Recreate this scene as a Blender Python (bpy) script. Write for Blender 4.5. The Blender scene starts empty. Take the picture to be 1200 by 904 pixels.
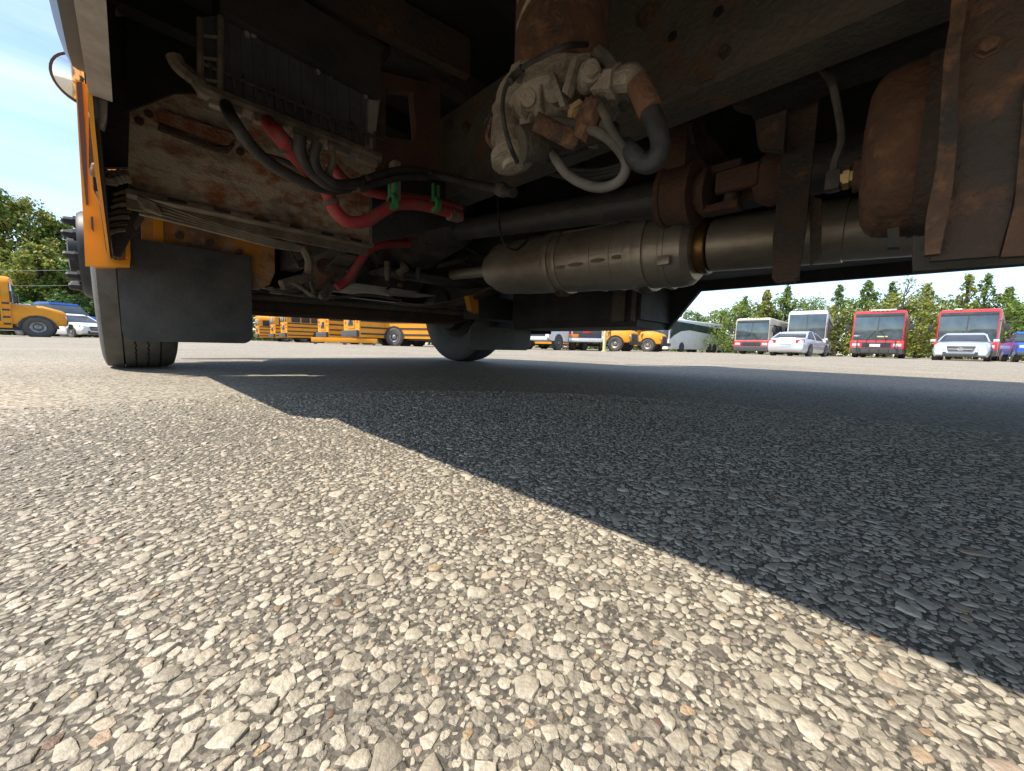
import bpy, bmesh, math, random
import numpy as np
from mathutils import Vector, Matrix, noise as mnoise

random.seed(7)
sc = bpy.context.scene
col = sc.collection
PI = math.pi
R = math.radians

# ------------------------------------------------------------------ camera, world, sun, exposure
CAM_H, YAW = 0.145, 45.6
PITCH, ROLL, FPX = R(-5.95), R(1.47), 440.0
cam_d = bpy.data.cameras.new('camera')
cam_d.sensor_width = 36.0
cam_d.lens = 36.0 * FPX / 1200.0
cam_d.clip_start = 0.01
cam_d.clip_end = 3000
cam = bpy.data.objects.new('camera', cam_d)
col.objects.link(cam)
c_f = Vector((0, math.cos(PITCH), math.sin(PITCH)))
c_w0 = Vector((0, -math.sin(PITCH), math.cos(PITCH)))
c_r0 = Vector((1, 0, 0))
c_r = c_r0 * math.cos(ROLL) + c_w0 * math.sin(ROLL)
c_w = c_w0 * math.cos(ROLL) - c_r0 * math.sin(ROLL)
cam.matrix_world = Matrix(((c_r.x, c_w.x, -c_f.x, 0), (c_r.y, c_w.y, -c_f.y, 0), (c_r.z, c_w.z, -c_f.z, CAM_H), (0, 0, 0, 1)))
sc.camera = cam

BV = Vector((math.cos(R(YAW)), math.sin(R(YAW)), 0))      # bus axis to its right
BU = Vector((-math.sin(R(YAW)), math.cos(R(YAW)), 0))     # bus axis to its front
SUN_B = (-0.58, 0.28, 1.0)                                 # direction towards the sun, in bus axes
sun_dir = (BV * SUN_B[0] + BU * SUN_B[1] + Vector((0, 0, SUN_B[2]))).normalized()
SUN_EL = math.asin(sun_dir.z)
SUN_ROT = math.atan2(sun_dir.x, sun_dir.y)

world = bpy.data.worlds.new('World')
sc.world = world
world.use_nodes = True
wn = world.node_tree.nodes
wl = world.node_tree.links
bg = wn['Background']
sky = wn.new('ShaderNodeTexSky')
sky.sky_type = 'NISHITA'
sky.sun_disc = False
sky.sun_elevation = SUN_EL
sky.sun_rotation = SUN_ROT
sky.air_density = 1.0
sky.dust_density = 0.5
sky.altitude = 300
sky.ozone_density = 1.4
wtc = wn.new('ShaderNodeTexCoord')
wmap = wn.new('ShaderNodeMapping')
wmap.inputs['Rotation'].default_value = (R(14), R(-22), R(30))
wmap.inputs['Scale'].default_value = (1.2, 1.6, 9.0)
wno = wn.new('ShaderNodeTexNoise')
wno.inputs['Scale'].default_value = 1.5
wno.inputs['Detail'].default_value = 7
wno.inputs['Roughness'].default_value = 0.55
wrp = wn.new('ShaderNodeValToRGB')
wrp.color_ramp.elements[0].position = 0.38
wrp.color_ramp.elements[1].position = 0.80
wmul = wn.new('ShaderNodeMath')
wmul.operation = 'MULTIPLY'
wmul.inputs[1].default_value = 0.55
wmix = wn.new('ShaderNodeMix')
wmix.data_type = 'RGBA'
wl.new(wtc.outputs['Generated'], wmap.inputs['Vector'])
wl.new(wmap.outputs['Vector'], wno.inputs['Vector'])
wl.new(wno.outputs['Fac'], wrp.inputs['Fac'])
wl.new(wrp.outputs['Color'], wmul.inputs[0])
wl.new(wmul.outputs[0], wmix.inputs['Factor'])
wl.new(sky.outputs['Color'], wmix.inputs[6])
wmix.inputs[7].default_value = (4.6, 5.2, 5.7, 1)
wl.new(wmix.outputs[2], bg.inputs['Color'])
bg.inputs['Strength'].default_value = 0.15

sun_d = bpy.data.lights.new('sun', 'SUN')
sun_d.energy = 4.1
sun_d.angle = R(0.5)
sun_d.color = (1.0, 0.93, 0.82)
sun = bpy.data.objects.new('sun', sun_d)
col.objects.link(sun)
sun.rotation_euler = (-sun_dir).to_track_quat('-Z', 'Y').to_euler()

sc.view_settings.view_transform = 'Standard'
sc.view_settings.look = 'None'
sc.view_settings.exposure = 0.93
sc.view_settings.gamma = 1
sc.render.engine = 'CYCLES'
sc.cycles.max_bounces = 10
sc.cycles.diffuse_bounces = 6


def ray(x, y):
    """direction, in bus axes, of the sight line surveyed in the photograph"""
    d = c_f + c_r * ((x - 600) / FPX) - c_w * ((y - 452) / FPX)
    return Vector((d.dot(BV), d.dot(BU), d.z))


def P(x, y, v=None, u=None, z=None):
    """point of the chassis on the vertical plane v, u or the level z (metres in bus axes: right, forward, up)"""
    d = ray(x, y)
    t = v / d.x if v is not None else u / d.y if u is not None else (z - CAM_H) / d.z
    return Vector((d.x * t, d.y * t, CAM_H + d.z * t))


# ------------------------------------------------------------------ materials
def mat(name, c, rough=0.6, metal=0.0, c2=None, scale=6.0, th=0.5, wid=0.12, c3=None, scale3=25.0, th3=0.6, bump=0.0,
        bscale=60.0, spec=0.5, stretch=None, coat=0.0):
    m = bpy.data.materials.new(name)
    m.use_nodes = True
    n, l = m.node_tree.nodes, m.node_tree.links
    b = n['Principled BSDF']
    b.inputs['Roughness'].default_value = rough
    b.inputs['Metallic'].default_value = metal
    b.inputs['Specular IOR Level'].default_value = spec
    b.inputs['Coat Weight'].default_value = coat
    b.inputs['Base Color'].default_value = (*c, 1)
    if c2 is None and c3 is None and not bump:
        return m
    tc = n.new('ShaderNodeTexCoord')
    vec = tc.outputs['Object']
    if stretch:
        mp = n.new('ShaderNodeMapping')
        mp.inputs['Scale'].default_value = stretch
        l.new(vec, mp.inputs['Vector'])
        vec = mp.outputs['Vector']
    cur = None
    for (cc, s, t, w) in ((c2, scale, th, wid), (c3, scale3, th3, 0.08)):
        if cc is None:
            continue
        no = n.new('ShaderNodeTexNoise')
        no.inputs['Scale'].default_value = s
        no.inputs['Detail'].default_value = 8
        no.inputs['Roughness'].default_value = 0.65
        l.new(vec, no.inputs['Vector'])
        rp = n.new('ShaderNodeMapRange')
        rp.inputs['From Min'].default_value = t - w
        rp.inputs['From Max'].default_value = t + w
        l.new(no.outputs['Fac'], rp.inputs['Value'])
        mx = n.new('ShaderNodeMix')
        mx.data_type = 'RGBA'
        l.new(rp.outputs['Result'], mx.inputs['Factor'])
        if cur is None:
            mx.inputs[6].default_value = (*c, 1)
        else:
            l.new(cur, mx.inputs[6])
        mx.inputs[7].default_value = (*cc, 1)
        cur = mx.outputs[2]
    if cur is not None:
        l.new(cur, b.inputs['Base Color'])
    if bump:
        no = n.new('ShaderNodeTexNoise')
        no.inputs['Scale'].default_value = bscale
        no.inputs['Detail'].default_value = 5
        l.new(vec, no.inputs['Vector'])
        bp = n.new('ShaderNodeBump')
        bp.inputs['Strength'].default_value = bump
        bp.inputs['Distance'].default_value = 0.01
        l.new(no.outputs['Fac'], bp.inputs['Height'])
        l.new(bp.outputs['Normal'], b.inputs['Normal'])
    return m


def ramp_mat(name, stops, source, rough=0.8, translucent=0.0, noise_scale=None, bump=0.0, spec=0.3):
    """colour picked per island or per object from a list of stops"""
    m = bpy.data.materials.new(name)
    m.use_nodes = True
    n, l = m.node_tree.nodes, m.node_tree.links
    b = n['Principled BSDF']
    b.inputs['Roughness'].default_value = rough
    b.inputs['Specular IOR Level'].default_value = spec
    if source == 'island':
        src = n.new('ShaderNodeNewGeometry').outputs['Random Per Island']
    else:
        src = n.new('ShaderNodeObjectInfo').outputs['Random']
    rp = n.new('ShaderNodeValToRGB')
    e = rp.color_ramp.elements
    e[0].position, e[0].color = stops[0][0], (*stops[0][1], 1)
    e[1].position, e[1].color = stops[-1][0], (*stops[-1][1], 1)
    for p, c in stops[1:-1]:
        k = e.new(p)
        k.color = (*c, 1)
    l.new(src, rp.inputs['Fac'])
    out = rp.outputs['Color']
    if noise_scale:
        tc = n.new('ShaderNodeTexCoord')
        no = n.new('ShaderNodeTexNoise')
        no.inputs['Scale'].default_value = noise_scale
        no.inputs['Detail'].default_value = 6
        l.new(tc.outputs['Object'], no.inputs['Vector'])
        mr = n.new('ShaderNodeMapRange')
        mr.inputs['To Min'].default_value = 0.55
        mr.inputs['To Max'].default_value = 1.3
        l.new(no.outputs['Fac'], mr.inputs['Value'])
        hs = n.new('ShaderNodeHueSaturation')
        l.new(out, hs.inputs['Color'])
        l.new(mr.outputs['Result'], hs.inputs['Value'])
        out = hs.outputs['Color']
        if bump:
            bp = n.new('ShaderNodeBump')
            bp.inputs['Strength'].default_value = bump
            bp.inputs['Distance'].default_value = 0.002
            l.new(no.outputs['Fac'], bp.inputs['Height'])
            l.new(bp.outputs['Normal'], b.inputs['Normal'])
    l.new(out, b.inputs['Base Color'])
    if translucent:
        tr = n.new('ShaderNodeBsdfTranslucent')
        l.new(out, tr.inputs['Color'])
        ms = n.new('ShaderNodeMixShader')
        ms.inputs[0].default_value = translucent
        l.new(b.outputs[0], ms.inputs[1])
        l.new(tr.outputs[0], ms.inputs[2])
        l.new(ms.outputs[0], n['Material Output'].inputs['Surface'])
    return m


YELLOW = mat('bus_yellow', (0.74, 0.30, 0.012), 0.5, c2=(0.66, 0.25, 0.012), scale=2.5, c3=(0.40, 0.20, 0.05), scale3=9, th3=0.72, spec=0.35)
YEL_D = mat('bus_yellow_dirty', (0.50, 0.21, 0.02), 0.6, c2=(0.16, 0.10, 0.06), scale=7, th=0.52, c3=(0.30, 0.24, 0.18), scale3=22, th3=0.6, bump=0.3)
BLACK = mat('black_paint', (0.018, 0.018, 0.02), 0.45, c2=(0.035, 0.033, 0.03), scale=8)
BLACK_U = mat('black_undercoat', (0.022, 0.022, 0.022), 0.75, c2=(0.05, 0.045, 0.04), scale=5, bump=0.5, bscale=90)
TYRE_SHADE = mat('rubber', (0.028, 0.028, 0.028), 0.72, c2=(0.045, 0.042, 0.038), scale=9, th=0.58, bump=0.2, bscale=120)  # tyre rubber made darker to stand in for shade on the far wheel
TYRE = mat('tyre_rubber', (0.06, 0.056, 0.052), 0.85, c2=(0.13, 0.12, 0.105), scale=14, th=0.52, wid=0.25, bump=0.3, bscale=200)
FLAP = mat('flap_rubber', (0.026, 0.027, 0.029), 0.62, c2=(0.075, 0.073, 0.068), scale=6, th=0.56, wid=0.2, c3=(0.11, 0.10, 0.09), scale3=60, th3=0.72, bump=0.15, bscale=80)
RUSTPAN = mat('rusty_floor_pan', (0.58, 0.48, 0.35), 0.85, c2=(0.36, 0.13, 0.055), scale=9, th=0.53, wid=0.07, c3=(0.15, 0.13, 0.11), scale3=5, th3=0.60, bump=0.6, bscale=90, stretch=(1, 1, 1.9))
RAIL = mat('frame_steel', (0.066, 0.063, 0.053), 0.8, c2=(0.15, 0.125, 0.09), scale=5, th=0.57, wid=0.16, c3=(0.17, 0.08, 0.04), scale3=11, th3=0.63, bump=0.5, bscale=90)
RUST = mat('rusted_steel', (0.145, 0.074, 0.042), 0.9, c2=(0.045, 0.038, 0.034), scale=9, th=0.54, wid=0.08, c3=(0.22, 0.115, 0.06), scale3=40, th3=0.58, bump=0.5, bscale=90)
RUST_D = mat('dark_rusted_steel', (0.095, 0.06, 0.042), 0.9, c2=(0.055, 0.05, 0.046), scale=8, th=0.52, wid=0.12, c3=(0.24, 0.11, 0.055), scale3=18, th3=0.64, bump=0.7, bscale=100)
RUST_R = mat('red_rusted_steel', (0.16, 0.085, 0.055), 0.88, c2=(0.10, 0.06, 0.045), scale=14, th=0.52, bump=0.6, bscale=120)
DUSTM = mat('dusty_bracket_steel', (0.24, 0.205, 0.16), 0.85, c2=(0.13, 0.10, 0.075), scale=13, bump=0.5)
ALU = mat('cast_aluminium', (0.37, 0.325, 0.255), 0.65, 0.1, c2=(0.12, 0.10, 0.075), scale=13, th=0.52, wid=0.16, c3=(0.26, 0.13, 0.06), scale3=13, th3=0.66, bump=0.45, bscale=170)
MUF = mat('stained_exhaust_steel', (0.50, 0.45, 0.37), 0.45, 0.6, c2=(0.24, 0.18, 0.12), scale=5, th=0.56, wid=0.15, c3=(0.17, 0.10, 0.06), scale3=9, th3=0.68, bump=0.15, bscale=60, stretch=(1, 0.45, 1))
MUF_B = mat('heat_blued_band', (0.34, 0.19, 0.08), 0.4, 0.8, c2=(0.16, 0.10, 0.06), scale=10)
SHAFT = mat('driveshaft_steel', (0.075, 0.073, 0.07), 0.5, 0.3, c2=(0.13, 0.115, 0.095), scale=5, th=0.58, bump=0.3)
HOSE_G = mat('dusty_grey_hose', (0.15, 0.135, 0.112), 0.75, c2=(0.075, 0.07, 0.06), scale=16, bump=0.2)
HOSE_B = mat('dusty_black_hose', (0.022, 0.021, 0.021), 0.7, c2=(0.07, 0.064, 0.055), scale=22, th=0.58, wid=0.2, bump=0.3)
HOSE_R = mat('red_heater_hose', (0.36, 0.03, 0.04), 0.65, c2=(0.20, 0.075, 0.06), scale=20, th=0.55, bump=0.2)
GREEN = mat('green_clip', (0.03, 0.30, 0.10), 0.5, c2=(0.05, 0.16, 0.07), scale=30)
LINE = mat('coated_brake_line', (0.30, 0.26, 0.20), 0.6, c2=(0.18, 0.15, 0.11), scale=20)
BRASS = mat('brass_fitting', (0.50, 0.36, 0.14), 0.45, 0.6, c2=(0.28, 0.2, 0.1), scale=30)
STICKER = mat('paper_sticker', (0.55, 0.48, 0.36), 0.7, c2=(0.32, 0.24, 0.16), scale=40)
BOXP = mat('dusty_black_plastic', (0.05, 0.047, 0.045), 0.6, c2=(0.10, 0.086, 0.07), scale=8, th=0.57, wid=0.2, bump=0.25)
GREYST = mat('grey_flange_steel', (0.36, 0.33, 0.30), 0.65, c2=(0.24, 0.2, 0.17), scale=10, bump=0.2)
ENGINE = mat('grimy_engine', (0.05, 0.045, 0.04), 0.7, 0.3, c2=(0.13, 0.105, 0.08), scale=9, th=0.56, bump=0.6)
CHROME = mat('mirror_glass', (0.75, 0.74, 0.70), 0.06, 1.0)
BROWNP = mat('mirror_shell', (0.06, 0.03, 0.022), 0.4, bump=0.1)
WHITE = mat('white_paint', (0.78, 0.78, 0.76), 0.35, c2=(0.70, 0.69, 0.66), scale=1.5, coat=0.3)
SILVER = mat('silver_paint', (0.62, 0.64, 0.67), 0.3, 0.5, c2=(0.57, 0.59, 0.62), scale=2, coat=0.5)
RED = mat('red_paint', (0.62, 0.03, 0.045), 0.35, c2=(0.52, 0.03, 0.04), scale=2, coat=0.4)
TAN = mat('beige_paint', (0.60, 0.54, 0.42), 0.45, c2=(0.52, 0.47, 0.37), scale=2)
BLUE = mat('blue_paint', (0.02, 0.12, 0.52), 0.35, c2=(0.02, 0.10, 0.42), scale=3, coat=0.4)
CHARC = mat('charcoal_plastic', (0.045, 0.047, 0.05), 0.5, c2=(0.07, 0.07, 0.07), scale=6)
GLASS = mat('tinted_glass', (0.03, 0.042, 0.05), 0.12, 0.0, c2=(0.05, 0.065, 0.07), scale=1.2, spec=0.45)
GLASS_B = mat('blue_tinted_glass', (0.03, 0.05, 0.06), 0.08, 0.0, c2=(0.07, 0.10, 0.115), scale=1.0, spec=1.0)
LAMPW = mat('headlamp_glass', (0.72, 0.74, 0.76), 0.1, 0.3, c2=(0.5, 0.52, 0.55), scale=12)
LAMPR = mat('tail_lamp_red', (0.55, 0.02, 0.02), 0.2, c2=(0.4, 0.02, 0.02), scale=10)
LAMPO = mat('amber_lens', (0.70, 0.22, 0.02), 0.25, c2=(0.55, 0.16, 0.02), scale=10)
STEEL = mat('wheel_steel', (0.34, 0.33, 0.32), 0.5, 0.5, c2=(0.18, 0.17, 0.16), scale=8)
HUBB = mat('black_hub_paint', (0.012, 0.013, 0.018), 0.5, c2=(0.028, 0.028, 0.03), scale=12, spec=0.3)
POSTY = mat('faded_yellow_paint', (0.62, 0.52, 0.22), 0.7, c2=(0.50, 0.44, 0.25), scale=6)
BARK = mat('bark', (0.11, 0.085, 0.06), 0.95, c2=(0.06, 0.05, 0.04), scale=9, bump=0.8, bscale=20)
LINEP = mat('pale_ground_line', (0.45, 0.45, 0.41), 0.8, c2=(0.20, 0.19, 0.17), scale=30, th=0.48, wid=0.1)
PLATE = mat('licence_plate', (0.65, 0.66, 0.68), 0.5, c2=(0.5, 0.5, 0.55), scale=20)

STONE_STOPS = [(0.0, (0.15, 0.128, 0.10)), (0.10, (0.26, 0.224, 0.17)), (0.36, (0.34, 0.295, 0.222)), (0.62, (0.40, 0.35, 0.265)),
               (0.90, (0.46, 0.405, 0.31)), (0.945, (0.38, 0.31, 0.22)), (0.97, (0.34, 0.265, 0.205)), (0.99, (0.36, 0.255, 0.14)), (1.0, (0.13, 0.075, 0.055))]
STONE_I = ramp_mat('limestone_chips', STONE_STOPS, 'island', 0.55, noise_scale=300, bump=0.6, spec=0.5)
STONE_O = ramp_mat('limestone_chip_single', STONE_STOPS, 'object', 0.55, noise_scale=300, bump=0.6, spec=0.5)
BOXF = mat('dusty_grey_plastic', (0.13, 0.137, 0.15), 0.6, c2=(0.07, 0.07, 0.073), scale=9, th=0.5, wid=0.2, c3=(0.15, 0.13, 0.11), scale3=26, th3=0.66, bump=0.3)
DARKU = mat('dark_undercoat', (0.012, 0.012, 0.012), 0.85, c2=(0.022, 0.02, 0.018), scale=6, bump=0.4)  # near-black colour for the darkest underbody panels
STAIN = mat('brown_scorch', (0.19, 0.125, 0.08), 0.7, c2=(0.27, 0.2, 0.14), scale=30)
RUSTPAN2 = mat('rusty_stamping', (0.40, 0.27, 0.17), 0.85, c2=(0.33, 0.12, 0.06), scale=24, th=0.46, wid=0.08, bump=0.6, bscale=120)
GLASS_C = mat('car_glass', (0.03, 0.036, 0.042), 0.25, c2=(0.05, 0.055, 0.06), scale=2, spec=0.2)
LEAF_D = ramp_mat('dark_leaves', [(0, (0.043, 0.088, 0.023)), (0.5, (0.088, 0.166, 0.039)), (1, (0.166, 0.254, 0.058))], 'island', 0.6, 0.3)
LEAF_M = ramp_mat('green_leaves', [(0, (0.060, 0.102, 0.024)), (0.5, (0.144, 0.216, 0.042)), (1, (0.264, 0.324, 0.066))], 'island', 0.6, 0.35)
LEAF_Y = ramp_mat('yellowing_leaves', [(0, (0.081, 0.115, 0.023)), (0.45, (0.218, 0.265, 0.046)), (0.92, (0.368, 0.345, 0.063)), (1, (0.345, 0.230, 0.057))], 'island', 0.6, 0.35)


# ------------------------------------------------------------------ mesh builder
class MB:
    def __init__(s):
        s.bm = bmesh.new()
        s.m = 0

    def face(s, vs):
        try:
            f = s.bm.faces.new(vs)
            f.material_index = s.m
            return f
        except ValueError:
            return None

    def box(s, c, d, rot=None, bevel=0.0):
        t = bmesh.ops.create_cube(s.bm, size=1.0)
        M = Matrix.Translation(c) @ (rot.to_4x4() if rot else Matrix.Identity(4)) @ Matrix.Diagonal((d[0], d[1], d[2], 1))
        bmesh.ops.transform(s.bm, matrix=M, verts=t['verts'])
        fs = {f for v in t['verts'] for f in v.link_faces}
        if bevel:
            r = bmesh.ops.bevel(s.bm, geom=list({e for v in t['verts'] for e in v.link_edges}), offset=bevel, segments=2, affect='EDGES', profile=0.6)
            fs = set(r['faces']) | {f for f in fs if f.is_valid}
        for f in fs:
            f.material_index = s.m
        return s

    def bb(s, lo, hi, bevel=0.0):
        c = [(a + b) / 2 for a, b in zip(lo, hi)]
        return s.box(c, [abs(b - a) for a, b in zip(lo, hi)], None, bevel)

    def slab(s, pts, off):
        """planar outline pts swept along vector off"""
        off = Vector(off)
        a = [s.bm.verts.new(Vector(p)) for p in pts]
        b = [s.bm.verts.new(Vector(p) + off) for p in pts]
        s.face(a)
        s.face(b[::-1])
        k = len(a)
        for i in range(k):
            s.face([a[i], b[i], b[(i + 1) % k], a[(i + 1) % k]])
        return s

    def ring_loft(s, rings, cap=True, closed=True):
        vs = [[s.bm.verts.new(Vector(p)) for p in r] for r in rings]
        n = len(vs[0])
        for i in range(len(vs) - 1):
            for j in range(n if closed else n - 1):
                s.face([vs[i][j], vs[i][(j + 1) % n], vs[i + 1][(j + 1) % n], vs[i + 1][j]])
        if cap and closed:
            s.face(vs[0][::-1])
            s.face(vs[-1])
        return s

    def lathe(s, o, ax, prof, seg=20, cap=True, start=0.0):
        o, ax = Vector(o), Vector(ax).normalized()
        e1 = ax.orthogonal().normalized()
        e2 = ax.cross(e1)
        rings = []
        for t, r in prof:
            rings.append([o + ax * t + (e1 * math.cos(start + 2 * PI * k / seg) + e2 * math.sin(start + 2 * PI * k / seg)) * max(r, 1e-4) for k in range(seg)])
        return s.ring_loft(rings, cap)

    def cyl(s, p0, p1, r0, r1=None, seg=12):
        p0, p1 = Vector(p0), Vector(p1)
        L = (p1 - p0).length
        return s.lathe(p0, p1 - p0, [(0, r0), (L, r1 if r1 is not None else r0)], seg)

    def tube(s, pts, r, seg=8, sub=5, rib=0.0, r1=None):
        pts = [Vector(p) for p in pts]
        if len(pts) > 2 and sub > 1:
            ext = [2 * pts[0] - pts[1]] + pts + [2 * pts[-1] - pts[-2]]
            out = []
            for i in range(1, len(ext) - 2):
                a, b, c, d = ext[i - 1], ext[i], ext[i + 1], ext[i + 2]
                for k in range(sub):
                    t = k / sub
                    out.append(0.5 * (2 * b + (c - a) * t + (2 * a - 5 * b + 4 * c - d) * t * t + (3 * b - a - 3 * c + d) * t ** 3))
            out.append(pts[-1])
            pts = out
        nrm = None
        rings = []
        n = len(pts)
        for i, p in enumerate(pts):
            tg = (pts[min(i + 1, n - 1)] - pts[max(i - 1, 0)]).normalized()
            if nrm is None:
                nrm = tg.orthogonal().normalized()
            nrm = (nrm - tg * nrm.dot(tg)).normalized()
            bn = tg.cross(nrm)
            rr = (r if r1 is None else r + (r1 - r) * i / (n - 1)) * (1 + (rib if i % 2 else 0))
            rings.append([p + (nrm * math.cos(2 * PI * k / seg) + bn * math.sin(2 * PI * k / seg)) * rr for k in range(seg)])
        return s.ring_loft(rings)

    def ball(s, c, r, sc3=(1, 1, 1), sub=2):
        t = bmesh.ops.create_icosphere(s.bm, subdivisions=sub, radius=r)
        bmesh.ops.transform(s.bm, matrix=Matrix.Translation(c) @ Matrix.Diagonal((*sc3, 1)), verts=t['verts'])
        for f in {f for v in t['verts'] for f in v.link_faces}:
            f.material_index = s.m
        return s

    def profile(s, poly, hw):
        """side outline (y, z) given width by hw(y, z)"""
        rings = []
        for sgn in (-1, 1):
            rings.append([(sgn * hw(y, z), y, z) for y, z in poly])
        a, b = [[s.bm.verts.new(p) for p in r] for r in rings]
        k = len(a)
        s.face(a[::-1])
        s.face(b)
        for i in range(k):
            s.face([a[i], a[(i + 1) % k], b[(i + 1) % k], b[i]])
        return s

    def build(s, name, mats, parent=None, off=None, smooth=40, bevel=0.0):
        bm = s.bm
        if bevel:
            es = [e for e in bm.edges if len(e.link_faces) == 2 and e.calc_face_angle(0) > R(25)]
            bmesh.ops.bevel(bm, geom=es, offset=bevel, segments=2, affect='EDGES', profile=0.6, clamp_overlap=True)
        bmesh.ops.recalc_face_normals(bm, faces=bm.faces)
        if off is not None:
            bmesh.ops.translate(bm, verts=bm.verts, vec=off)
        me = bpy.data.meshes.new(name)
        bm.to_mesh(me)
        bm.free()
        for m in (mats if isinstance(mats, (list, tuple)) else [mats]):
            me.materials.append(m)
        if smooth:
            me.shade_smooth()
            me.set_sharp_from_angle(angle=R(smooth))
        ob = bpy.data.objects.new(name, me)
        col.objects.link(ob)
        if parent:
            ob.parent = parent
        return ob


def thing(name, label, cat, loc=(0, 0, 0), rz=0.0, group=None):
    o = bpy.data.objects.new(name, None)
    col.objects.link(o)
    o.location = loc
    o.rotation_euler = (0, 0, rz)
    o.empty_display_size = 0.3
    o['label'] = label
    o['category'] = cat
    if group:
        o['group'] = group
    return o


def tag(o, label=None, cat=None, group=None, kind=None):
    for k, val in (('label', label), ('category', cat), ('group', group), ('kind', kind)):
        if val:
            o[k] = val
    return o


def dup(root, loc, rz, label, group=None):
    r = root.copy()
    col.objects.link(r)
    r.location = loc
    r.rotation_euler = (0, 0, rz)
    r['label'] = label
    if group:
        r['group'] = group
    for ch in list(root.children):
        c = ch.copy()
        col.objects.link(c)
        c.parent = r
        for g in list(ch.children):
            d = g.copy()
            col.objects.link(d)
            d.parent = c
    return r


# ------------------------------------------------------------------ ground
def ground_material():
    m = bpy.data.materials.new('chip_seal_asphalt')
    m.use_nodes = True
    n, l = m.node_tree.nodes, m.node_tree.links
    b = n['Principled BSDF']
    b.inputs['Roughness'].default_value = 0.75
    b.inputs['Specular IOR Level'].default_value = 0.35
    tc = n.new('ShaderNodeTexCoord')
    vo = n.new('ShaderNodeTexVoronoi')
    vo.inputs['Scale'].default_value = 150
    vo.inputs['Randomness'].default_value = 1
    l.new(tc.outputs['Object'], vo.inputs['Vector'])
    sep = n.new('ShaderNodeSeparateColor')
    l.new(vo.outputs['Color'], sep.inputs['Color'])
    rp = n.new('ShaderNodeValToRGB')
    e = rp.color_ramp.elements
    e[0].position, e[0].color = 0.0, (*STONE_STOPS[0][1], 1)
    e[1].position, e[1].color = 1.0, (*STONE_STOPS[-1][1], 1)
    for p, c in STONE_STOPS[1:-1]:
        k = e.new(p)
        k.color = (*c, 1)
    l.new(sep.outputs[0], rp.inputs['Fac'])
    # distance threshold differs from chip to chip, so chips differ in size
    thr = n.new('ShaderNodeMapRange')
    thr.inputs['To Min'].default_value = 0.5
    thr.inputs['To Max'].default_value = 0.85
    l.new(sep.outputs[1], thr.inputs['Value'])
    sub = n.new('ShaderNodeMath')
    sub.operation = 'SUBTRACT'
    l.new(thr.outputs['Result'], sub.inputs[0])
    l.new(vo.outputs['Distance'], sub.inputs[1])
    msk = n.new('ShaderNodeMapRange')
    msk.inputs['From Min'].default_value = -0.02
    msk.inputs['From Max'].default_value = 0.08
    l.new(sub.outputs[0], msk.inputs['Value'])
    no = n.new('ShaderNodeTexNoise')
    no.inputs['Scale'].default_value = 500
    no.inputs['Detail'].default_value = 4
    l.new(tc.outputs['Object'], no.inputs['Vector'])
    br = n.new('ShaderNodeValToRGB')
    br.color_ramp.elements[0].position = 0.3
    br.color_ramp.elements[0].color = (0.05, 0.045, 0.038, 1)
    br.color_ramp.elements[1].position = 0.72
    br.color_ramp.elements[1].color = (0.215, 0.186, 0.142, 1)
    l.new(no.outputs['Fac'], br.inputs['Fac'])
    gv = n.new('ShaderNodeTexVoronoi')
    gv.inputs['Scale'].default_value = 520
    l.new(tc.outputs['Object'], gv.inputs['Vector'])
    gs = n.new('ShaderNodeSeparateColor')
    l.new(gv.outputs['Color'], gs.inputs['Color'])
    gr_ = n.new('ShaderNodeValToRGB')
    gr_.color_ramp.elements[0].position = 0.35
    gr_.color_ramp.elements[0].color = (0.055, 0.048, 0.04, 1)
    gr_.color_ramp.elements[1].position = 1.0
    gr_.color_ramp.elements[1].color = (0.36, 0.315, 0.24, 1)
    l.new(gs.outputs[0], gr_.inputs['Fac'])
    bm_ = n.new('ShaderNodeMix')
    bm_.data_type = 'RGBA'
    bm_.inputs['Factor'].default_value = 0.55
    l.new(br.outputs['Color'], bm_.inputs[6])
    l.new(gr_.outputs['Color'], bm_.inputs[7])
    mx = n.new('ShaderNodeMix')
    mx.data_type = 'RGBA'
    l.new(msk.outputs['Result'], mx.inputs['Factor'])
    l.new(bm_.outputs[2], mx.inputs[6])
    l.new(rp.outputs['Color'], mx.inputs[7])
    # broad stains and wear
    ns = n.new('ShaderNodeTexNoise')
    ns.inputs['Scale'].default_value = 0.9
    ns.inputs['Detail'].default_value = 7
    ns.inputs['Roughness'].default_value = 0.6
    l.new(tc.outputs['Object'], ns.inputs['Vector'])
    mr = n.new('ShaderNodeMapRange')
    mr.inputs['From Min'].default_value = 0.3
    mr.inputs['From Max'].default_value = 0.7
    mr.inputs['To Min'].default_value = 0.78
    mr.inputs['To Max'].default_value = 1.1
    l.new(ns.outputs['Fac'], mr.inputs['Value'])
    # where the loose relief of real chips lies, the sheet itself is bare binder
    geo = n.new('ShaderNodeNewGeometry')
    ln = n.new('ShaderNodeVectorMath')
    ln.operation = 'LENGTH'
    l.new(geo.outputs['Position'], ln.inputs[0])
    far = n.new('ShaderNodeMapRange')
    far.inputs['From Min'].default_value = 0.80
    far.inputs['From Max'].default_value = 1.25
    l.new(ln.outputs['Value'], far.inputs['Value'])
    bind = n.new('ShaderNodeMix')
    bind.data_type = 'RGBA'
    l.new(far.outputs['Result'], bind.inputs['Factor'])
    l.new(bm_.outputs[2], bind.inputs[6])
    l.new(mx.outputs[2], bind.inputs[7])
    hs = n.new('ShaderNodeHueSaturation')
    l.new(bind.outputs[2], hs.inputs['Color'])
    l.new(mr.outputs['Result'], hs.inputs['Value'])
    l.new(hs.outputs['Color'], b.inputs['Base Color'])
    hgt = n.new('ShaderNodeMath')
    hgt.operation = 'MULTIPLY_ADD'
    hgt.inputs[1].default_value = 0.5
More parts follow.
